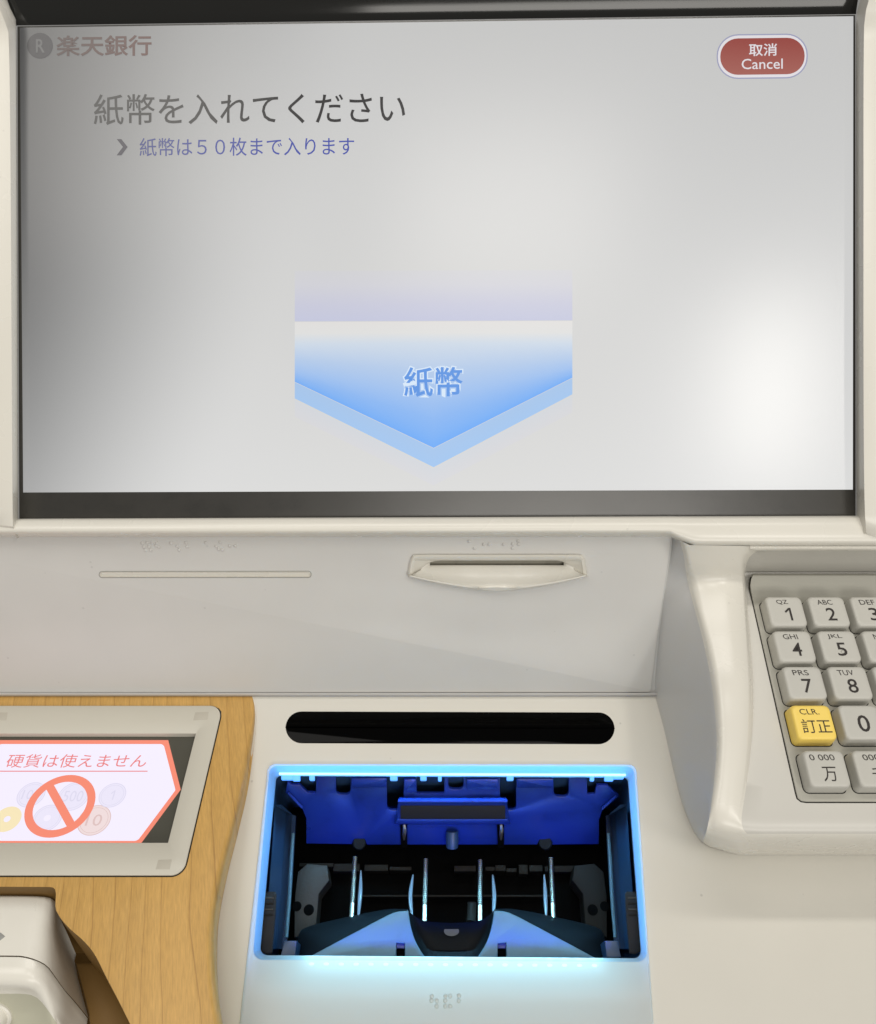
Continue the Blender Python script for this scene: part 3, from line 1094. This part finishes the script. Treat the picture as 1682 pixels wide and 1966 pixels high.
# side columns, seals and brackets; mirrored about the slot's middle
XC = (X0 + X1) / 2
for sgn in (-1, 1):
    side = (lambda px, py, h, s=sgn: DECK.on(px if s < 0 else 1731 - px, py, h))
    mb = MB()
    # main column, chamfered top
    A = [(532, 1547), (560, 1562), (560, 1790), (548, 1815)]
    g = []
    for h, k in ((-6, 0), (-20, 0.35), (-40, 0.8)):
        g.append([side(x + 4 * k, y + 2 * k, h) for x, y in ((527, 1548), (522, 1620), (513, 1740), (506, 1812))])
    mb.loft([[side(x, y, -6) for x, y in ((528, 1546), (523, 1620), (514, 1740), (505, 1822))],
             [side(x, y, -26) for x, y in ((548, 1556), (543, 1625), (536, 1742), (528, 1822))],
             [side(x, y, -28) for x, y in ((551, 1558), (546, 1626), (539, 1742), (531, 1822))],
             [side(x, y, -30) for x, y in ((549, 1560), (545, 1628), (538, 1742), (530, 1822))],
             [side(x, y, -46) for x, y in ((561, 1564), (557, 1630), (549, 1742), (541, 1822))],
             [side(x, y, -46) for x, y in ((568, 1566), (565, 1630), (558, 1742), (550, 1822))],
             [side(x, y, -58) for x, y in ((570, 1568), (566, 1632), (559, 1742), (551, 1822))]])
    mb.loft([[side(x, 1545, -5.5) for x in (528, 540)], [side(x, y, -10) for x, y in ((528, 1547), (560, 1562))], [side(x, y, -28) for x, y in ((548, 1557), (562, 1566))]])
    mb.build('side_column', NAVY, TRAY)
    mb = MB()
    mb.tube([side(563, 1600, -40), side(560, 1640, -40), side(556, 1720, -40), side(550, 1800, -40)], [0.8, 0.9, 0.9, 0.8], 8)
    mb.build('side_bead', WINGM, TRAY)
    mb = MB()
    q = [(506, 1712), (528, 1712), (531, 1716), (529, 1760), (523, 1830), (512, 1832), (499, 1826)]
    mb.loft([[side(x, y, -8.5) for x, y in q], [side(x, y, -6.5) for x, y in q], [side(x + (514 - x) * 0.14, y + (1772 - y) * 0.05, -6.0) for x, y in q]], True)
    ct = [side(x + (514 - x) * 0.14, y + (1772 - y) * 0.05, -6.0) for x, y in q]
    mb.ngon(ct)
    seal = mb.build('side_vent', PADM, TRAY)
    for k, y in enumerate((1724, 1735, 1746, 1757)):
        mb = MB()
        g = []
        for dy, h in ((-1.8, -6.1), (-1.0, -5.4), (1.0, -5.4), (1.8, -6.1)):
            g.append([side(508 - k * 1.2, y + dy, h), side(526 - k * 0.8, y + dy, h)])
        mb.loft(g)
        mb.build('vent_bar', GREYMECH if k % 2 else DUSTMET, seal)
    # dusty bracket
    mb = MB()
    q = [(572, 1674), (590, 1658), (628, 1662), (632, 1690), (612, 1716), (606, 1790), (565, 1800), (566, 1720)]
    P = [DECK.xt(x if sgn < 0 else 1731 - x, y, -44) for x, y in q]
    mb.solid(P, DECK, -58, -44, 0.5)
    br = mb.build('bracket', DUSTMET if sgn < 0 else GREYMECH, TRAY)
    for (x, y, r) in ((570, 1740, 2.3), (593, 1747, 2.6)):
        mb = MB()
        c_ = DECK.xt(x if sgn < 0 else 1731 - x, y, -43.8)
        mb.ngon([DECK.pt(p[0], p[1], -43.9) for p in circle_xt(c_, r, 16)])
        mb.build('bracket_hole', BLACK, br)
    # corner foot
    mb = MB()
    q = [(546, 1806), (570, 1806), (566, 1838), (538, 1838)]
    P = [DECK.xt(x if sgn < 0 else 1731 - x, y, -12) for x, y in q]
    mb.solid(P, DECK, -30, -12, 0.4)
    mb.build('corner_foot', NAVY, TRAY)

# front pusher: two lit wings round a dark thumb scoop
for sgn in (-1, 1):
    fx = lambda x, s=sgn: x if s < 0 else 1733 - x
    mb = MB()
    ridge = [(588, 1840), (640, 1812), (700, 1780), (742, 1758), (762, 1750), (784, 1748)]
    ridge = crspline(ridge, 24)
    low_ = crspline([(600, 1850), (650, 1850), (700, 1850), (760, 1850), (800, 1850), (826, 1850)], 24)
    edge = crspline([(784, 1748), (788, 1775), (797, 1805), (812, 1832), (826, 1850)], 12)
    wing = [(p.x, p.y) for p in ridge] + [(p.x, p.y) for p in edge[1:]] + [(588, 1850)]
    notch = [(778, 1850), (777, 1811), (761, 1810), (760, 1850)]
    wing = [(p.x, p.y) for p in ridge] + [(p.x, p.y) for p in edge[1:]] + notch + [(588, 1850)]
    P = [DECK.xt(fx(x), y, -13) for x, y in wing]
    mb.solid(P, DECK, -17, -13, 0.5, 0)
    wg = mb.build('pusher_wing', WINGM, TRAY)
    mb = MB()
    back = crspline([(566, 1842), (572, 1805), (584, 1783), (660, 1763), (742, 1747), (784, 1746.5)], 24)
    mb.loft([[DECK.on(fx(p.x), p.y, -13.2) for p in ridge], [DECK.on(fx(p.x), p.y, -19) for p in mixc(ridge, back, 0.45)], [DECK.on(fx(p.x), p.y, -30) for p in back], [DECK.on(fx(p.x), p.y - 1, -34) for p in back]])
    mb.build('wing_slope', SCOOPM, TRAY)  # black here is the shade of the slope, painted in
    mb = MB()
    q = [(760, 1809), (778, 1810), (779, 1850), (759, 1850)]
    mb.solid([DECK.xt(fx(x), y, -16) for x, y in q], DECK, -18, -16.5, 0.1, 0)
    q = [(761, 1811), (777, 1811), (777, 1821), (761, 1821)]
    mb.solid([DECK.xt(fx(x), y, -15) for x, y in q], DECK, -17, -14.5, 0.2, 1)
    mb.build('wing_latch', [BLACK, BLUEP], wg)
mb = MB()
cen = 866.5
topc = crspline([(784, 1748), (795, 1758), (815, 1768), (866, 1772), (918, 1768), (938, 1758), (949, 1748)], 33)
botc = [Vector((818 + 97 * i / 32, 1852)) for i in range(33)]
g = []
for f, h in ((0, -22), (0.05, -23), (0.3, -26), (0.65, -26), (1.0, -20)):
    row = []
    for i, (p, q) in enumerate(zip(topc, botc)):
        r_ = p.lerp(q, f)
        bow = 1 - abs(i / 16 - 1) ** 6
        wd_ = [0, 0, 0, 0]
        # keep to the scoop's curved sides
        half = 82.5 if r_.y < 1750 else (84 - 38 * ((r_.y - 1748) / 104) ** 1.6 + 4)
        xx = cen + (i / 16 - 1) * min(half, 84) if f > 0.05 else r_.x
        row.append(DECK.on(xx, r_.y, -16 + (h + 16) * bow))
    g.append(row)
mb.loft(g)
mb.loft([g[0], [p - DECK.n * 0.012 for p in g[0]]])
sc_ = mb.build('thumb_scoop', SCOOPM, TRAY)
mb = MB()
c_ = DECK.xt(867, 1787, -23)
mb.ngon([DECK.pt(c_[0] + 3.5 * math.cos(a), c_[1] + 2.1 * math.sin(a), -24.2) for a in [2 * math.pi * k / 24 for k in range(24)]])
mb.build('scoop_hole', plastic('scoop_hole_grey', (0.10, 0.11, 0.115), 0.5, 0.3, 0), sc_)

# lamps in the throat: cyan over the wings and columns, deep blue on the plate
strip('throat_lamp_back', DECK.on(560, 1496, -5.5), DECK.on(1175, 1497, -5.5), (DECK.pt(0, 100, -14) - DECK.pt(0, 44, -4)).normalized(), 0.003, 0.085, (0.22, 0.68, 1.0), 120)
strip('throat_lamp_front', DECK.on(560, 1832, -6), DECK.on(1175, 1834, -6), (DECK.pt(0, 60, -40) - DECK.pt(0, 115, -5)).normalized(), 0.003, 0.010, (0.01, 0.09, 1.0), 60)

# braille on the front of the rim
z = lambda pts: [(400 + x / 1.869, 1780 + y / 1.869) for x, y in pts]
braille('braille_strip', z([(802, 248), (801, 264), (819, 264), (819, 284), (851, 248), (868, 248), (850, 264), (850, 284), (868, 284), (899, 247), (899, 265)]), DECK, rim, RIM, 0.95, 1.6, 0.8)

# --- wooden counter on the left
mb = MB()
edge = [(488, 1337), (491, 1376), (482, 1440), (468, 1520), (448, 1600), (428, 1680), (414, 1760), (412, 1820), (416, 1890), (427, 1966), (446, 2080), (462, 2150)]
NE = 48
E = crspline(edge, NE)
ins = [Vector((p.x - (4 + 14 * min(1, max(0, (p.y - 1350) / 140))), p.y)) for p in E]
rec = crspline([(250, 1966), (226, 1918), (205, 1878), (182, 1833), (160, 1806), (136, 1785), (118, 1765), (108, 1748)], 30)
rec = [Vector((318, 2150)), Vector((284, 2050))] + rec + [Vector((106.5, 1740)), Vector((107.5, 1716)), Vector((106, 1708)), Vector((102, 1704)), Vector((96, 1703)), Vector((-260, 1701))]
notch = [(-260, 1682), (332, 1682), (345, 1678), (352, 1668), (425, 1374), (425, 1366), (420, 1360), (408, 1357), (-260, 1357)]
ol = [(-260, 1337)] + [(p.x, p.y) for p in ins] + [(p.x, p.y) for p in rec] + notch
mb.ngon([WOOD.on(x, y, 0) for x, y in ol])
mb.loft([[WOOD.on(p.x, p.y, 0) for p in ins], [WOOD.on(p.x, p.y, -0.25) for p in mixc(ins, E, 0.3)], [WOOD.on(p.x, p.y, -1.1) for p in mixc(ins, E, 0.62)],
         [WOOD.on(p.x, p.y, -2.8) for p in mixc(ins, E, 0.88)], [WOOD.on(p.x, p.y, -5) for p in E]])
rx_ = [WOOD.xt(p.x, p.y) for p in rec]
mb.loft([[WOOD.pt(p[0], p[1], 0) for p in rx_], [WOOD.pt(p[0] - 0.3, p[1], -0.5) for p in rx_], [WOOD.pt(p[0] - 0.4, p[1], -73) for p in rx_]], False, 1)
wood = mb.build('wood_counter', [WOODM, WOODSHADE], ATM, smooth=35)
# recess floor with a step
mb = MB()
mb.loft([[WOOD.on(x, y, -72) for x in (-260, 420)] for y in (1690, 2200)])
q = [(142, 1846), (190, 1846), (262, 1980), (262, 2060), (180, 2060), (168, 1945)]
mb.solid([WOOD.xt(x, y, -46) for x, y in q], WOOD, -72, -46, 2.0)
mb.build('recess_floor', WOODSHADE, ATM)
# wooden edge strip from the counter's edge down to the deck
mb = MB()
sk = [Vector((p.x + (1 + 8 * math.sin(math.pi * min(1, max(0, (p.y - 1360) / 560)))), p.y)) for p in E]
mb.loft([[WOOD.on(p.x, p.y, -5) for p in E], [WOOD.on(p.x, p.y, -7) for p in mixc(E, sk, 0.2)],
         [WOOD.on(p.x, p.y, -7).lerp(DECK.on(p.x, p.y, 0), 0.75) for p in mixc(E, sk, 0.75)],
         [DECK.on(p.x, p.y, 0.15) for p in sk]])
mb.build('counter_edge', WOODM, ATM, smooth=60)

# --- coin display set in the counter
OUT = [(-300, 1357, 14), (428, 1357, 24), (352, 1682, 24), (-360, 1682, 14)]
WIN = [(-240, 1408, 1), (376, 1408, 1), (322.5, 1618, 1), (-280, 1618, 1)]
mb = MB()
o1, o2 = rquad(OUT, 12, 8), rquad(WIN, 12, 8)
x1, x2 = [WOOD.xt(p.x, p.y) for p in o1], [WOOD.xt(p.x, p.y, 1.0) for p in o2]
rings = [[WOOD.pt(p[0], p[1], 0.15) for p in inset(x1, -0.5)], [WOOD.pt(p[0], p[1], 0.2) for p in x1], [WOOD.pt(p[0], p[1], 0.8) for p in x1], [WOOD.pt(p[0], p[1], 1.0) for p in inset(x1, 0.4)],
         [WOOD.pt(p[0], p[1], 1.0) for p in inset(x2, -0.2)], [WOOD.pt(p[0], p[1], 0.85) for p in x2], [WOOD.pt(p[0], p[1], -3.0) for p in x2]]
mb.loft(rings[1:], True)
mb.loft(rings[:2], True, 1)
cdsp = mb.build('coin_display', [STONE, GAP], ATM)
mb = MB()
HL = -2.0
mb.ngon([WOOD.pt(p[0], p[1], HL) for p in x2])
lcd = mb.build('display_glass', LCDOFF, cdsp)
for q in ([(375, 1368), (401, 1367), (398, 1382), (371, 1383)], [(304, 1651), (330, 1650), (326, 1669), (299, 1669)], [(-12, 1368), (15, 1368), (12, 1383), (-16, 1383)]):
    mb = MB()
    mb.solid([WOOD.xt(x, y, 1) for x, y in q], WOOD, 0.9, 1.06, 0.03)
    mb.build('corner_sticker', STONE_P, cdsp)
mb = MB()
hx = [(-140, 1421), (323, 1421), (347, 1516), (271, 1619), (-240, 1619), (-190, 1516)]
sheet_px(mb, hx, WOOD, HL + 0.05, 1)
wi = rquad([(-4, 1428.5, 9), (314, 1428.5, 6), (337, 1517, 2), (264, 1614.5, 6), (-150, 1614.5, 4), (-60, 1516, 2)], 3, 5)
sheet_px(mb, wi, WOOD, HL + 0.10, 0)
note = mb.build('notice_graphic', [C_BG, C_OR], cdsp)
mb = MB()
text_px(mb, '硬貨は使えません', [(18, 1448), (286, 1448), (278, 1473.5), (9, 1474)], WOOD, HL + 0.16, 0)
sheet_px(mb, [(-20, 1479.8), (283.5, 1479.8), (283, 1481.6), (-20, 1481.6)], WOOD, HL + 0.16, 0)
mb.build('notice_text', C_TXT, note)


def coin(px, py, r, fill, line, num, hole=False, holefill=None):
    mb = MB()
    c_ = WOOD.xt(px, py, HL)
    for rad, hh, k in ((r, 0.13, 1), (r - 0.35, 0.15, 0), (r * 0.84, 0.17, 1), (r * 0.84 - 0.22, 0.19, 0)):
        mb.ngon([WOOD.pt(p[0], p[1], HL + hh) for p in circle_xt(c_, rad, 36)], k)
    if hole:
        mb.ngon([WOOD.pt(p[0], p[1], HL + 0.21) for p in circle_xt(c_, r * 0.24, 20)], 2)
    if num:
        w_ = r * (0.30 if len(num) == 1 else 0.95 if len(num) == 2 else 1.25)
        hgt = r * 0.75
        text_to(mb, num, [(c_[0] - w_ / 2, c_[1] - hgt / 2), (c_[0] + w_ / 2, c_[1] - hgt / 2), (c_[0] + w_ / 2, c_[1] + hgt / 2), (c_[0] - w_ / 2, c_[1] + hgt / 2)], WOOD, HL + 0.23, 1)
    mb.build('coin_picture', [fill, line, C_BG], note)


coin(60, 1526, 6.4, C_LAV, C_LIN, '100')
coin(141, 1529, 7.3, C_LAV, C_LIN, '500')
coin(216, 1527, 6.2, C_LAV, C_LIN, '1')
coin(91, 1571, 6.6, C_LAV, C_LIN, '', True)
coin(181, 1575, 7.4, C_BRN, C_BRL, '10')
coin(14, 1573, 6.2, C_YEL, C_YEL, '', True)
mb = MB()
c_ = WOOD.xt(116, 1547, HL)
ro_, ri_ = circle_xt(c_, 15.6, 48), circle_xt(c_, 12.0, 48)
mb.loft([[WOOD.pt(p[0], p[1], HL + 0.30) for p in ro_], [WOOD.pt(p[0], p[1], HL + 0.30) for p in ri_]], True)
d1 = Vector((math.cos(R(50)), math.sin(R(50))))
d2 = Vector((-d1.y, d1.x))
C2 = Vector(c_)
mb.ngon([WOOD.pt(*(C2 + d1 * a + d2 * b_), HL + 0.28) for a, b_ in ((-12.6, -1.8), (12.6, -1.8), (12.6, 1.8), (-12.6, 1.8))])
mb.build('prohibition_sign', C_OR, note)

# --- keypad surround: side wall, ridge, tray and rolled front
NR = 56


def mixed(pts, n=NR):
    """(px, py, depth) or (px, py, 'h', height over the keypad plane)"""
    q = []
    for p in pts:
        q.append((p[0], p[1], KP.depth(p[1], p[3]) if len(p) == 4 else p[2]))
    return wcurve(q, n)


def kh(px, py, h):
    return (px, py, 'h', h)


def dk_(px, py, h=0):
    return (px, py, DECK.depth(py, h))


def fa_(px, py, h=0):
    return (px, py, FASCIA.depth(py, h))


cB = mixed([fa_(1291, 1030, -1), fa_(1288, 1060, -1), fa_(1280, 1110, -1), fa_(1271, 1170, -1), fa_(1263, 1240, -1), fa_(1258, 1300, -1), fa_(1257, 1330, -1), dk_(1262, 1352), dk_(1275, 1400), dk_(1291, 1470), dk_(1309, 1540), dk_(1330, 1592), dk_(1347, 1618)])
H = {1113: 12, 1310: 10.5, 1410: 6, 1540: 2.5, 1600: 0.5}
c0 = mixed([(1302, 1031, 394), (1312, 1062, 395), (1316, 1090, 399), (1321, 1120, 404), kh(1334, 1170, 7.5), kh(1351, 1235, 7.5), kh(1365, 1305, 7), kh(1373, 1370, 5), kh(1376, 1430, 3.4), kh(1371, 1500, 1.2), kh(1365, 1550, -0.5), kh(1359, 1585, -4), kh(1354, 1603, -12), (1349, 1617, DECK.depth(1617, 1.0))])
c1 = mixed([(1311, 1040, 389.5), (1319, 1066, 392.5), (1323, 1092, 397), (1329, 1117, 401.5), kh(1342, 1170, 10.5), kh(1360, 1235, 10.5), kh(1374, 1305, 10), kh(1382, 1370, 7.5), kh(1384, 1430, 5.6), kh(1378, 1500, 2.8), kh(1370, 1555, 0.2), kh(1363, 1588, -4.5), kh(1358, 1606, -13), (1353, 1620, DECK.depth(1620, 0.8))])
c1b = mixed([(1324, 1046.5, 388.6), (1328, 1067, 391.8), (1332, 1093, 396), (1339, 1114.5, 399.8), kh(1353, 1170, 11.6), kh(1370, 1235, 11.5), kh(1383, 1305, 11), kh(1391, 1372, 8.2), kh(1393, 1432, 6.2), kh(1388, 1505, 3.4), kh(1381, 1562, 0.6), kh(1375, 1592, -3.5), kh(1370, 1609, -12), kh(1366, 1619, -25), (1363, 1626, DECK.depth(1626, 0.4))])
c2 = mixed([(1375, 1047.3, 388.6), (1378, 1068, 391.5), (1382, 1093, 395.6), (1388, 1113.5, 399.4), kh(1394, 1170, 12), kh(1404, 1235, 11.6), kh(1412, 1305, 11), kh(1415, 1375, 8), kh(1415, 1435, 6), kh(1409, 1510, 3), kh(1401, 1565, 0.6), kh(1396, 1594, -2.8), kh(1393, 1612, -10), kh(1391, 1625, -24), (1390, 1634, DECK.depth(1634, 0.2))])
c3 = mixed([(1420, 1048, 388.7), (1421, 1068, 391.6), (1422, 1093, 396), (1424, 1114, 400), kh(1428, 1170, 11.2), kh(1432, 1235, 10.8), kh(1436, 1305, 10), kh(1436, 1375, 7), kh(1433, 1440, 5), kh(1425, 1515, 2.2), kh(1416, 1568, 0.4), kh(1413, 1595, -2.2), kh(1415, 1615, -9), kh(1417, 1630, -23), (1418, 1641.3, DECK.depth(1641.3, 0.2))])
c3b = mixed([(1440, 1049, 389.5), (1430, 1070, 393.5), (1428, 1094, 399), (1429, 1114, 403), kh(1433, 1170, 8), kh(1437.5, 1235, 7.6), kh(1442, 1305, 7), kh(1442, 1375, 5), kh(1438, 1440, 3.4), kh(1429, 1515, 1.2), kh(1420, 1570, 0.2), kh(1420, 1594, -1.6), kh(1428, 1612, -7), kh(1434, 1628, -22), (1436, 1641.4, DECK.depth(1641.4, 0.2))])
c4p = [(1456, 1057, 392), (1440, 1068, 399), (1433, 1086, 408), kh(1431.5, 1104, 0.3), kh(1436, 1170, 0), kh(1441.5, 1235, 0), kh(1446, 1305, 0), kh(1446, 1375, 0), kh(1441.5, 1440, 0), kh(1432, 1515, 0), kh(1424, 1570, 0), kh(1427, 1592, -0.9), kh(1438, 1604, -3), kh(1448, 1613, -8), kh(1451, 1626, -21), (1452, 1641.5, DECK.depth(1641.5, 0.2))]
c4 = mixed(c4p)
mb = MB()


def mix3(a, c, f):
    return [p.lerp(q, f) for p, q in zip(a, c)]


mb.loft([cB, mix3(cB, c0, 0.06), mix3(cB, c0, 0.5), mix3(cB, c0, 0.9), c0], False, 1)
mb.loft([c0, mix3(c0, c1, 0.5), c1, mix3(c1, c1b, 0.5), c1b, c2, c3, mix3(c3, c3b, 0.5), c3b, c4], False, 0)


def back_to(p):
    """pixel row of a world point"""
    q = p - CAM
    return PY - F * q.dot(AU) / q.dot(AD), q.dot(AD) * 1000


far = []
for p in c4:
    y, w = back_to(p)
    far.append((y, w))
cols_ = []
for k in range(9):
    u = (k / 8) ** 1.3
    row = []
    for p, (y, w) in zip(c4, far):
        q = p - CAM
        x0 = PX + F * q.dot(AX) / q.dot(AD)
        row.append(pix(x0 + (1960 - x0) * u, y, w))
    cols_.append(row)
rows_ = [list(t) for t in zip(*cols_)]
cut = next(i for i, (y, w) in enumerate(far) if y > 1593)
mb.loft(rows_[:cut + 1], False, 2)
mb.loft(rows_[cut:], False, 0)
# bridge between the lip and the recess head
mb.loft([[pix(x, 1048.5, 389.6) for x in (1440, 1520, 1700, 1960)], [pix(x, 1053, 389.2) for x in (1440, 1520, 1700, 1960)], [pix(x, 1055.5, 389.8) for x in (1448, 1520, 1700, 1960)],
         [pix(x, 1057, 392) for x in (1456, 1520, 1700, 1960)]], False, 0)
kh_obj = mb.build('keypad_surround', [CREAM, WALLG, PLATEM], ATM, smooth=55)

# keypad plate
mb = MB()
o = [(1446, 1100), (1441, 1113), (1439, 1128)] + [(1439 + (1528 - 1439) * k / 12, 1128 + (1522 - 1128) * k / 12) for k in range(1, 13)] + [(1531, 1533), (1538, 1538.5), (1548, 1540), (1960, 1540), (1960, 1100)]
xo = [KP.xt(*p) for p in o]
rings = [[KP.pt(p[0], p[1], 0.12) for p in inset(xo, -0.45)], [KP.pt(p[0], p[1], 0.14) for p in xo]]
mb.loft(rings, True, 1)
mb.solid(xo, KP, 0.1, 0.7, 0.4)
# raised head of the plate
g = []
for y, h in ((1101, 0.5), (1102.5, 4.6), (1105, 5.4), (1112, 5.0), (1124, 2.6), (1136, 1.1), (1147, 0.72)):
    xs = 1447 - (1447 - 1441) * min(1, (y - 1101) / 15) + max(0, (y - 1128)) * 0.226
    g.append([KP.on(x, y, h) for x in (xs, xs + 6, 1600, 1800, 1960)])
mb.loft(g)
pad = mb.build('keypad', [KEYPANEL, GAP], ATM)

KX = [[1510, 1592, 1674], [1526, 1612, 1698], [1546, 1633, 1720], [1563, 1655], [1588, 1683]]
KY = [1173, 1240, 1310, 1386, 1475]
LEG = [[('QZ', '1'), ('ABC', '2'), ('DEF', '3')], [('GHI', '4'), ('JKL', '5'), ('MN', '6')], [('PRS', '7'), ('TUV', '8'), ('WXY', '9')], [('CLR.', '訂正'), ('', '0')], [('0 000', '万'), ('000', '千')]]
HK = 8.0
kw, kt = 7.75, 7.0


def key(cx_, ct, top, big, body):
    rng = lambda a, c, r: rquad([(cx_ - a, ct - c, r), (cx_ + a, ct - c, r), (cx_ + a, ct + c, r), (cx_ - a, ct + c, r)], 2, 5)
    mb = MB()
    base = rng(kw + 1.0, kt + 1.0, 2.0)
    ctr_ = Vector((cx_, ct))
    mb.loft([[KP.pt(p.x, p.y, 0.74) for p in rng(kw + 1.35, kt + 1.35, 2.3)], [KP.pt(p.x, p.y, 0.76) for p in rng(kw + 0.9, kt + 0.9, 2.0)]], True, 2)
    prof_ = [(0.95, 0.72, 2.0), (0.9, 2.6, 2.0), (0.75, HK - 1.6, 2.1), (0.62, HK - 0.75, 2.2), (0.25, HK - 0.2, 2.2), (-0.35, HK, 2.0), (-1.4, HK - 0.06, 1.6)]
    rs = [[KP.pt(p.x, p.y, h) for p in rng(kw + d, kt + d, r)] for d, h, r in prof_]
    mb.loft(rs, True)
    mb.ngon(rs[-1])
    hz = HK + 0.05
    if top:
        w_ = {1: 2.2, 2: 5.2, 3: 7.0, 4: 8.2, 5: 10.4}[len(top)]
        if top == 'GHI' or top == 'JKL': w_ = 6.6
        y0, y1 = ct - 5.8, ct - 3.3
        text_to(mb, top, [(cx_ - w_ / 2 - 1.2, y0), (cx_ + w_ / 2 - 1.2, y0), (cx_ + w_ / 2 - 0.8, y1), (cx_ - w_ / 2 - 0.8, y1)], KP, hz, 1)
    if len(big) == 2:
        w_, y0, y1 = 12.4, ct - 1.2, ct + 4.9
    elif ord(big) > 1000:
        w_, y0, y1 = 5.8, ct - 0.6, ct + 5.4
    else:
        w_, y0, y1 = (3.1 if big == '1' else 4.3), ct - 1.6, ct + 4.9
        if not top:
            w_, y0, y1 = 5.0, ct - 3.0, ct + 4.4
    ox = 0.6
    text_to(mb, big, [(cx_ - w_ / 2 + ox, y0), (cx_ + w_ / 2 + ox, y0), (cx_ + w_ / 2 + ox, y1), (cx_ - w_ / 2 + ox, y1)], KP, hz, 1, 0.0 if ord(big[0]) > 1000 else 0.006)
    if big == '5':
        mb.dome(KP.pt(cx_ + 0.6, ct + 3.0, HK), KP.n, 0.75, 0.55, 3)
    lab = {'訂正': 'yellow correction key printed CLR.'}.get(big)
    return mb.build('key', [body, INK, GAP, KEYM], pad, smooth=40, label=lab)


for r_ in range(5):
    for c_ in range(len(KX[r_])):
        q = KP.xt(KX[r_][c_], KY[r_], HK)
        key(q[0], q[1], *LEG[r_][c_], KEYY if (r_, c_) == (3, 0) else KEYM)

# ------------------------------------------------------------------ white box sitting in the wooden recess
BOX = bpy.data.objects.new('lock_box', None)
COL.objects.link(BOX)
BOX.location = WOOD.on(40, 1850, -46)
ORIGIN[BOX.name] = Vector(BOX.location)
BOX['label'] = 'white plastic box with a round lock, sitting in the wooden recess below the coin display'
BOX['category'] = 'box'
hb = -5.0
wb = lambda y, h: WOOD.depth(y, h)
# cross-section curves run from far left, round the right corner, down the right side
NBX = 40


def bcurve(pts):
    return wcurve([(x, y, wb(y, h)) for x, y, h in pts], NBX)


mb = MB()
r0 = bcurve([(-260, 1719, -9), (0, 1720, -8), (70, 1721, -8), (95, 1724, -8.5), (105, 1730, -11), (107, 1738, -14), (112, 1756, -24), (128, 1790, -38), (146, 1832, -50)])
r1 = bcurve([(-260, 1724, -6), (0, 1725, -5.4), (66, 1726, -5.4), (88, 1730, -6.2), (101, 1740, -9), (106, 1752, -14), (110, 1770, -24), (124, 1800, -38), (143, 1845, -50)])
r2 = bcurve([(-260, 1770, -5), (0, 1772, -5), (56, 1774, -5), (80, 1778, -5.8), (96, 1788, -9), (106, 1800, -15), (116, 1822, -24), (134, 1852, -38), (150, 1880, -50)])
r3 = bcurve([(-260, 1833, -5), (0, 1834.6, -5), (44, 1836, -5), (70, 1843, -6), (90, 1854, -9.5), (104, 1872, -15), (124, 1900, -24), (146, 1925, -38), (170, 1955, -50)])
mb.loft([r0, r1, mix3(r1, r2, 0.5), r2, mix3(r2, r3, 0.5), r3])
mb.build('box_lid', BOXW, BOX, smooth=60)
mb = MB()
g0 = bcurve([(-260, 1834.4, -6.4), (0, 1835.8, -6.4), (44, 1837.2, -6.4), (70, 1844, -7.3), (89.5, 1855, -10.6), (103.5, 1873, -16), (123.5, 1901, -25), (145, 1926, -39), (169, 1956, -51)])
g1 = bcurve([(-260, 1836, -5.2), (0, 1837.4, -5.2), (43.5, 1838.8, -5.2), (69, 1845.6, -6.2), (88.6, 1856.6, -9.7), (103, 1874.4, -15.1), (122.5, 1902, -24.3), (144, 1927, -38), (168, 1957, -50)])
g2 = bcurve([(-260, 1868, -5.6), (0, 1870, -5.6), (40, 1871, -5.8), (62, 1873, -6.6), (82, 1880, -10), (98, 1900, -16), (118, 1925, -24), (140, 1950, -38), (165, 1980, -50)])
g3 = bcurve([(-260, 1888, -8), (0, 1890, -8), (38, 1891, -8.2), (60, 1892, -9), (80, 1897, -12), (96, 1917, -17), (116, 1940, -25), (138, 1965, -38), (165, 1995, -50)])
g4 = bcurve([(-260, 1897, -13), (0, 1898.5, -13), (36, 1899, -13), (56, 1900, -13), (74, 1908, -14.5), (92, 1930, -18.5), (112, 1955, -26), (134, 1982, -38), (162, 2010, -50)])
g5 = bcurve([(-260, 1908, -19), (0, 1908, -19), (40, 1908, -19), (62, 1911, -19), (78, 1922, -19.5), (96, 1945, -22), (114, 1972, -28), (134, 2000, -38), (162, 2030, -50)])
mb.loft([g0, g1, mix3(g1, g2, 0.5), g2, g3, g4, g5])
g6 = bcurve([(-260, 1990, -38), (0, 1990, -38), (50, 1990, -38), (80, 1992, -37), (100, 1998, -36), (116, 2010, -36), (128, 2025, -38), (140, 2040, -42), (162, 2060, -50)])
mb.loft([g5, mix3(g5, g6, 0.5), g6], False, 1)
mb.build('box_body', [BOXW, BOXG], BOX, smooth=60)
mb = MB()
sheet = [(-14, 1788), (2, 1791), (10, 1798), (0, 1806), (-14, 1810)]
mb.solid([WOOD.xt(x, y, -4.95) for x, y in sheet], WOOD, -5.1, -4.9, 0.03)
mb.build('grey_mark', GREYPRINT, BOX)
# round lock on the front face
mb = MB()
LP = plane_thru(WOOD.vw(1908, -19), WOOD.vw(1990, -38))
c_ = LP.xt(-8, 1950, 0)
rs = []
for r_, h in ((6.9, -0.5), (6.8, 0.8), (6.2, 1.3), (5.4, 1.2), (5.0, 3.8), (4.5, 4.5), (3.4, 4.5), (3.0, 3.6)):
    rs.append([LP.pt(p[0], p[1], h) for p in circle_xt(c_, r_, 32)])
mb.loft(rs, True)
mb.ngon(rs[-1])
lk = mb.build('lock', BOXW, BOX)
mb = MB()
mb.box(LP, c_[0] - 0.9, c_[0] + 0.9, c_[1] - 2.2, c_[1] + 2.2, 3.4, 3.75, 0.1)
mb.build('keyhole', GAP, lk)
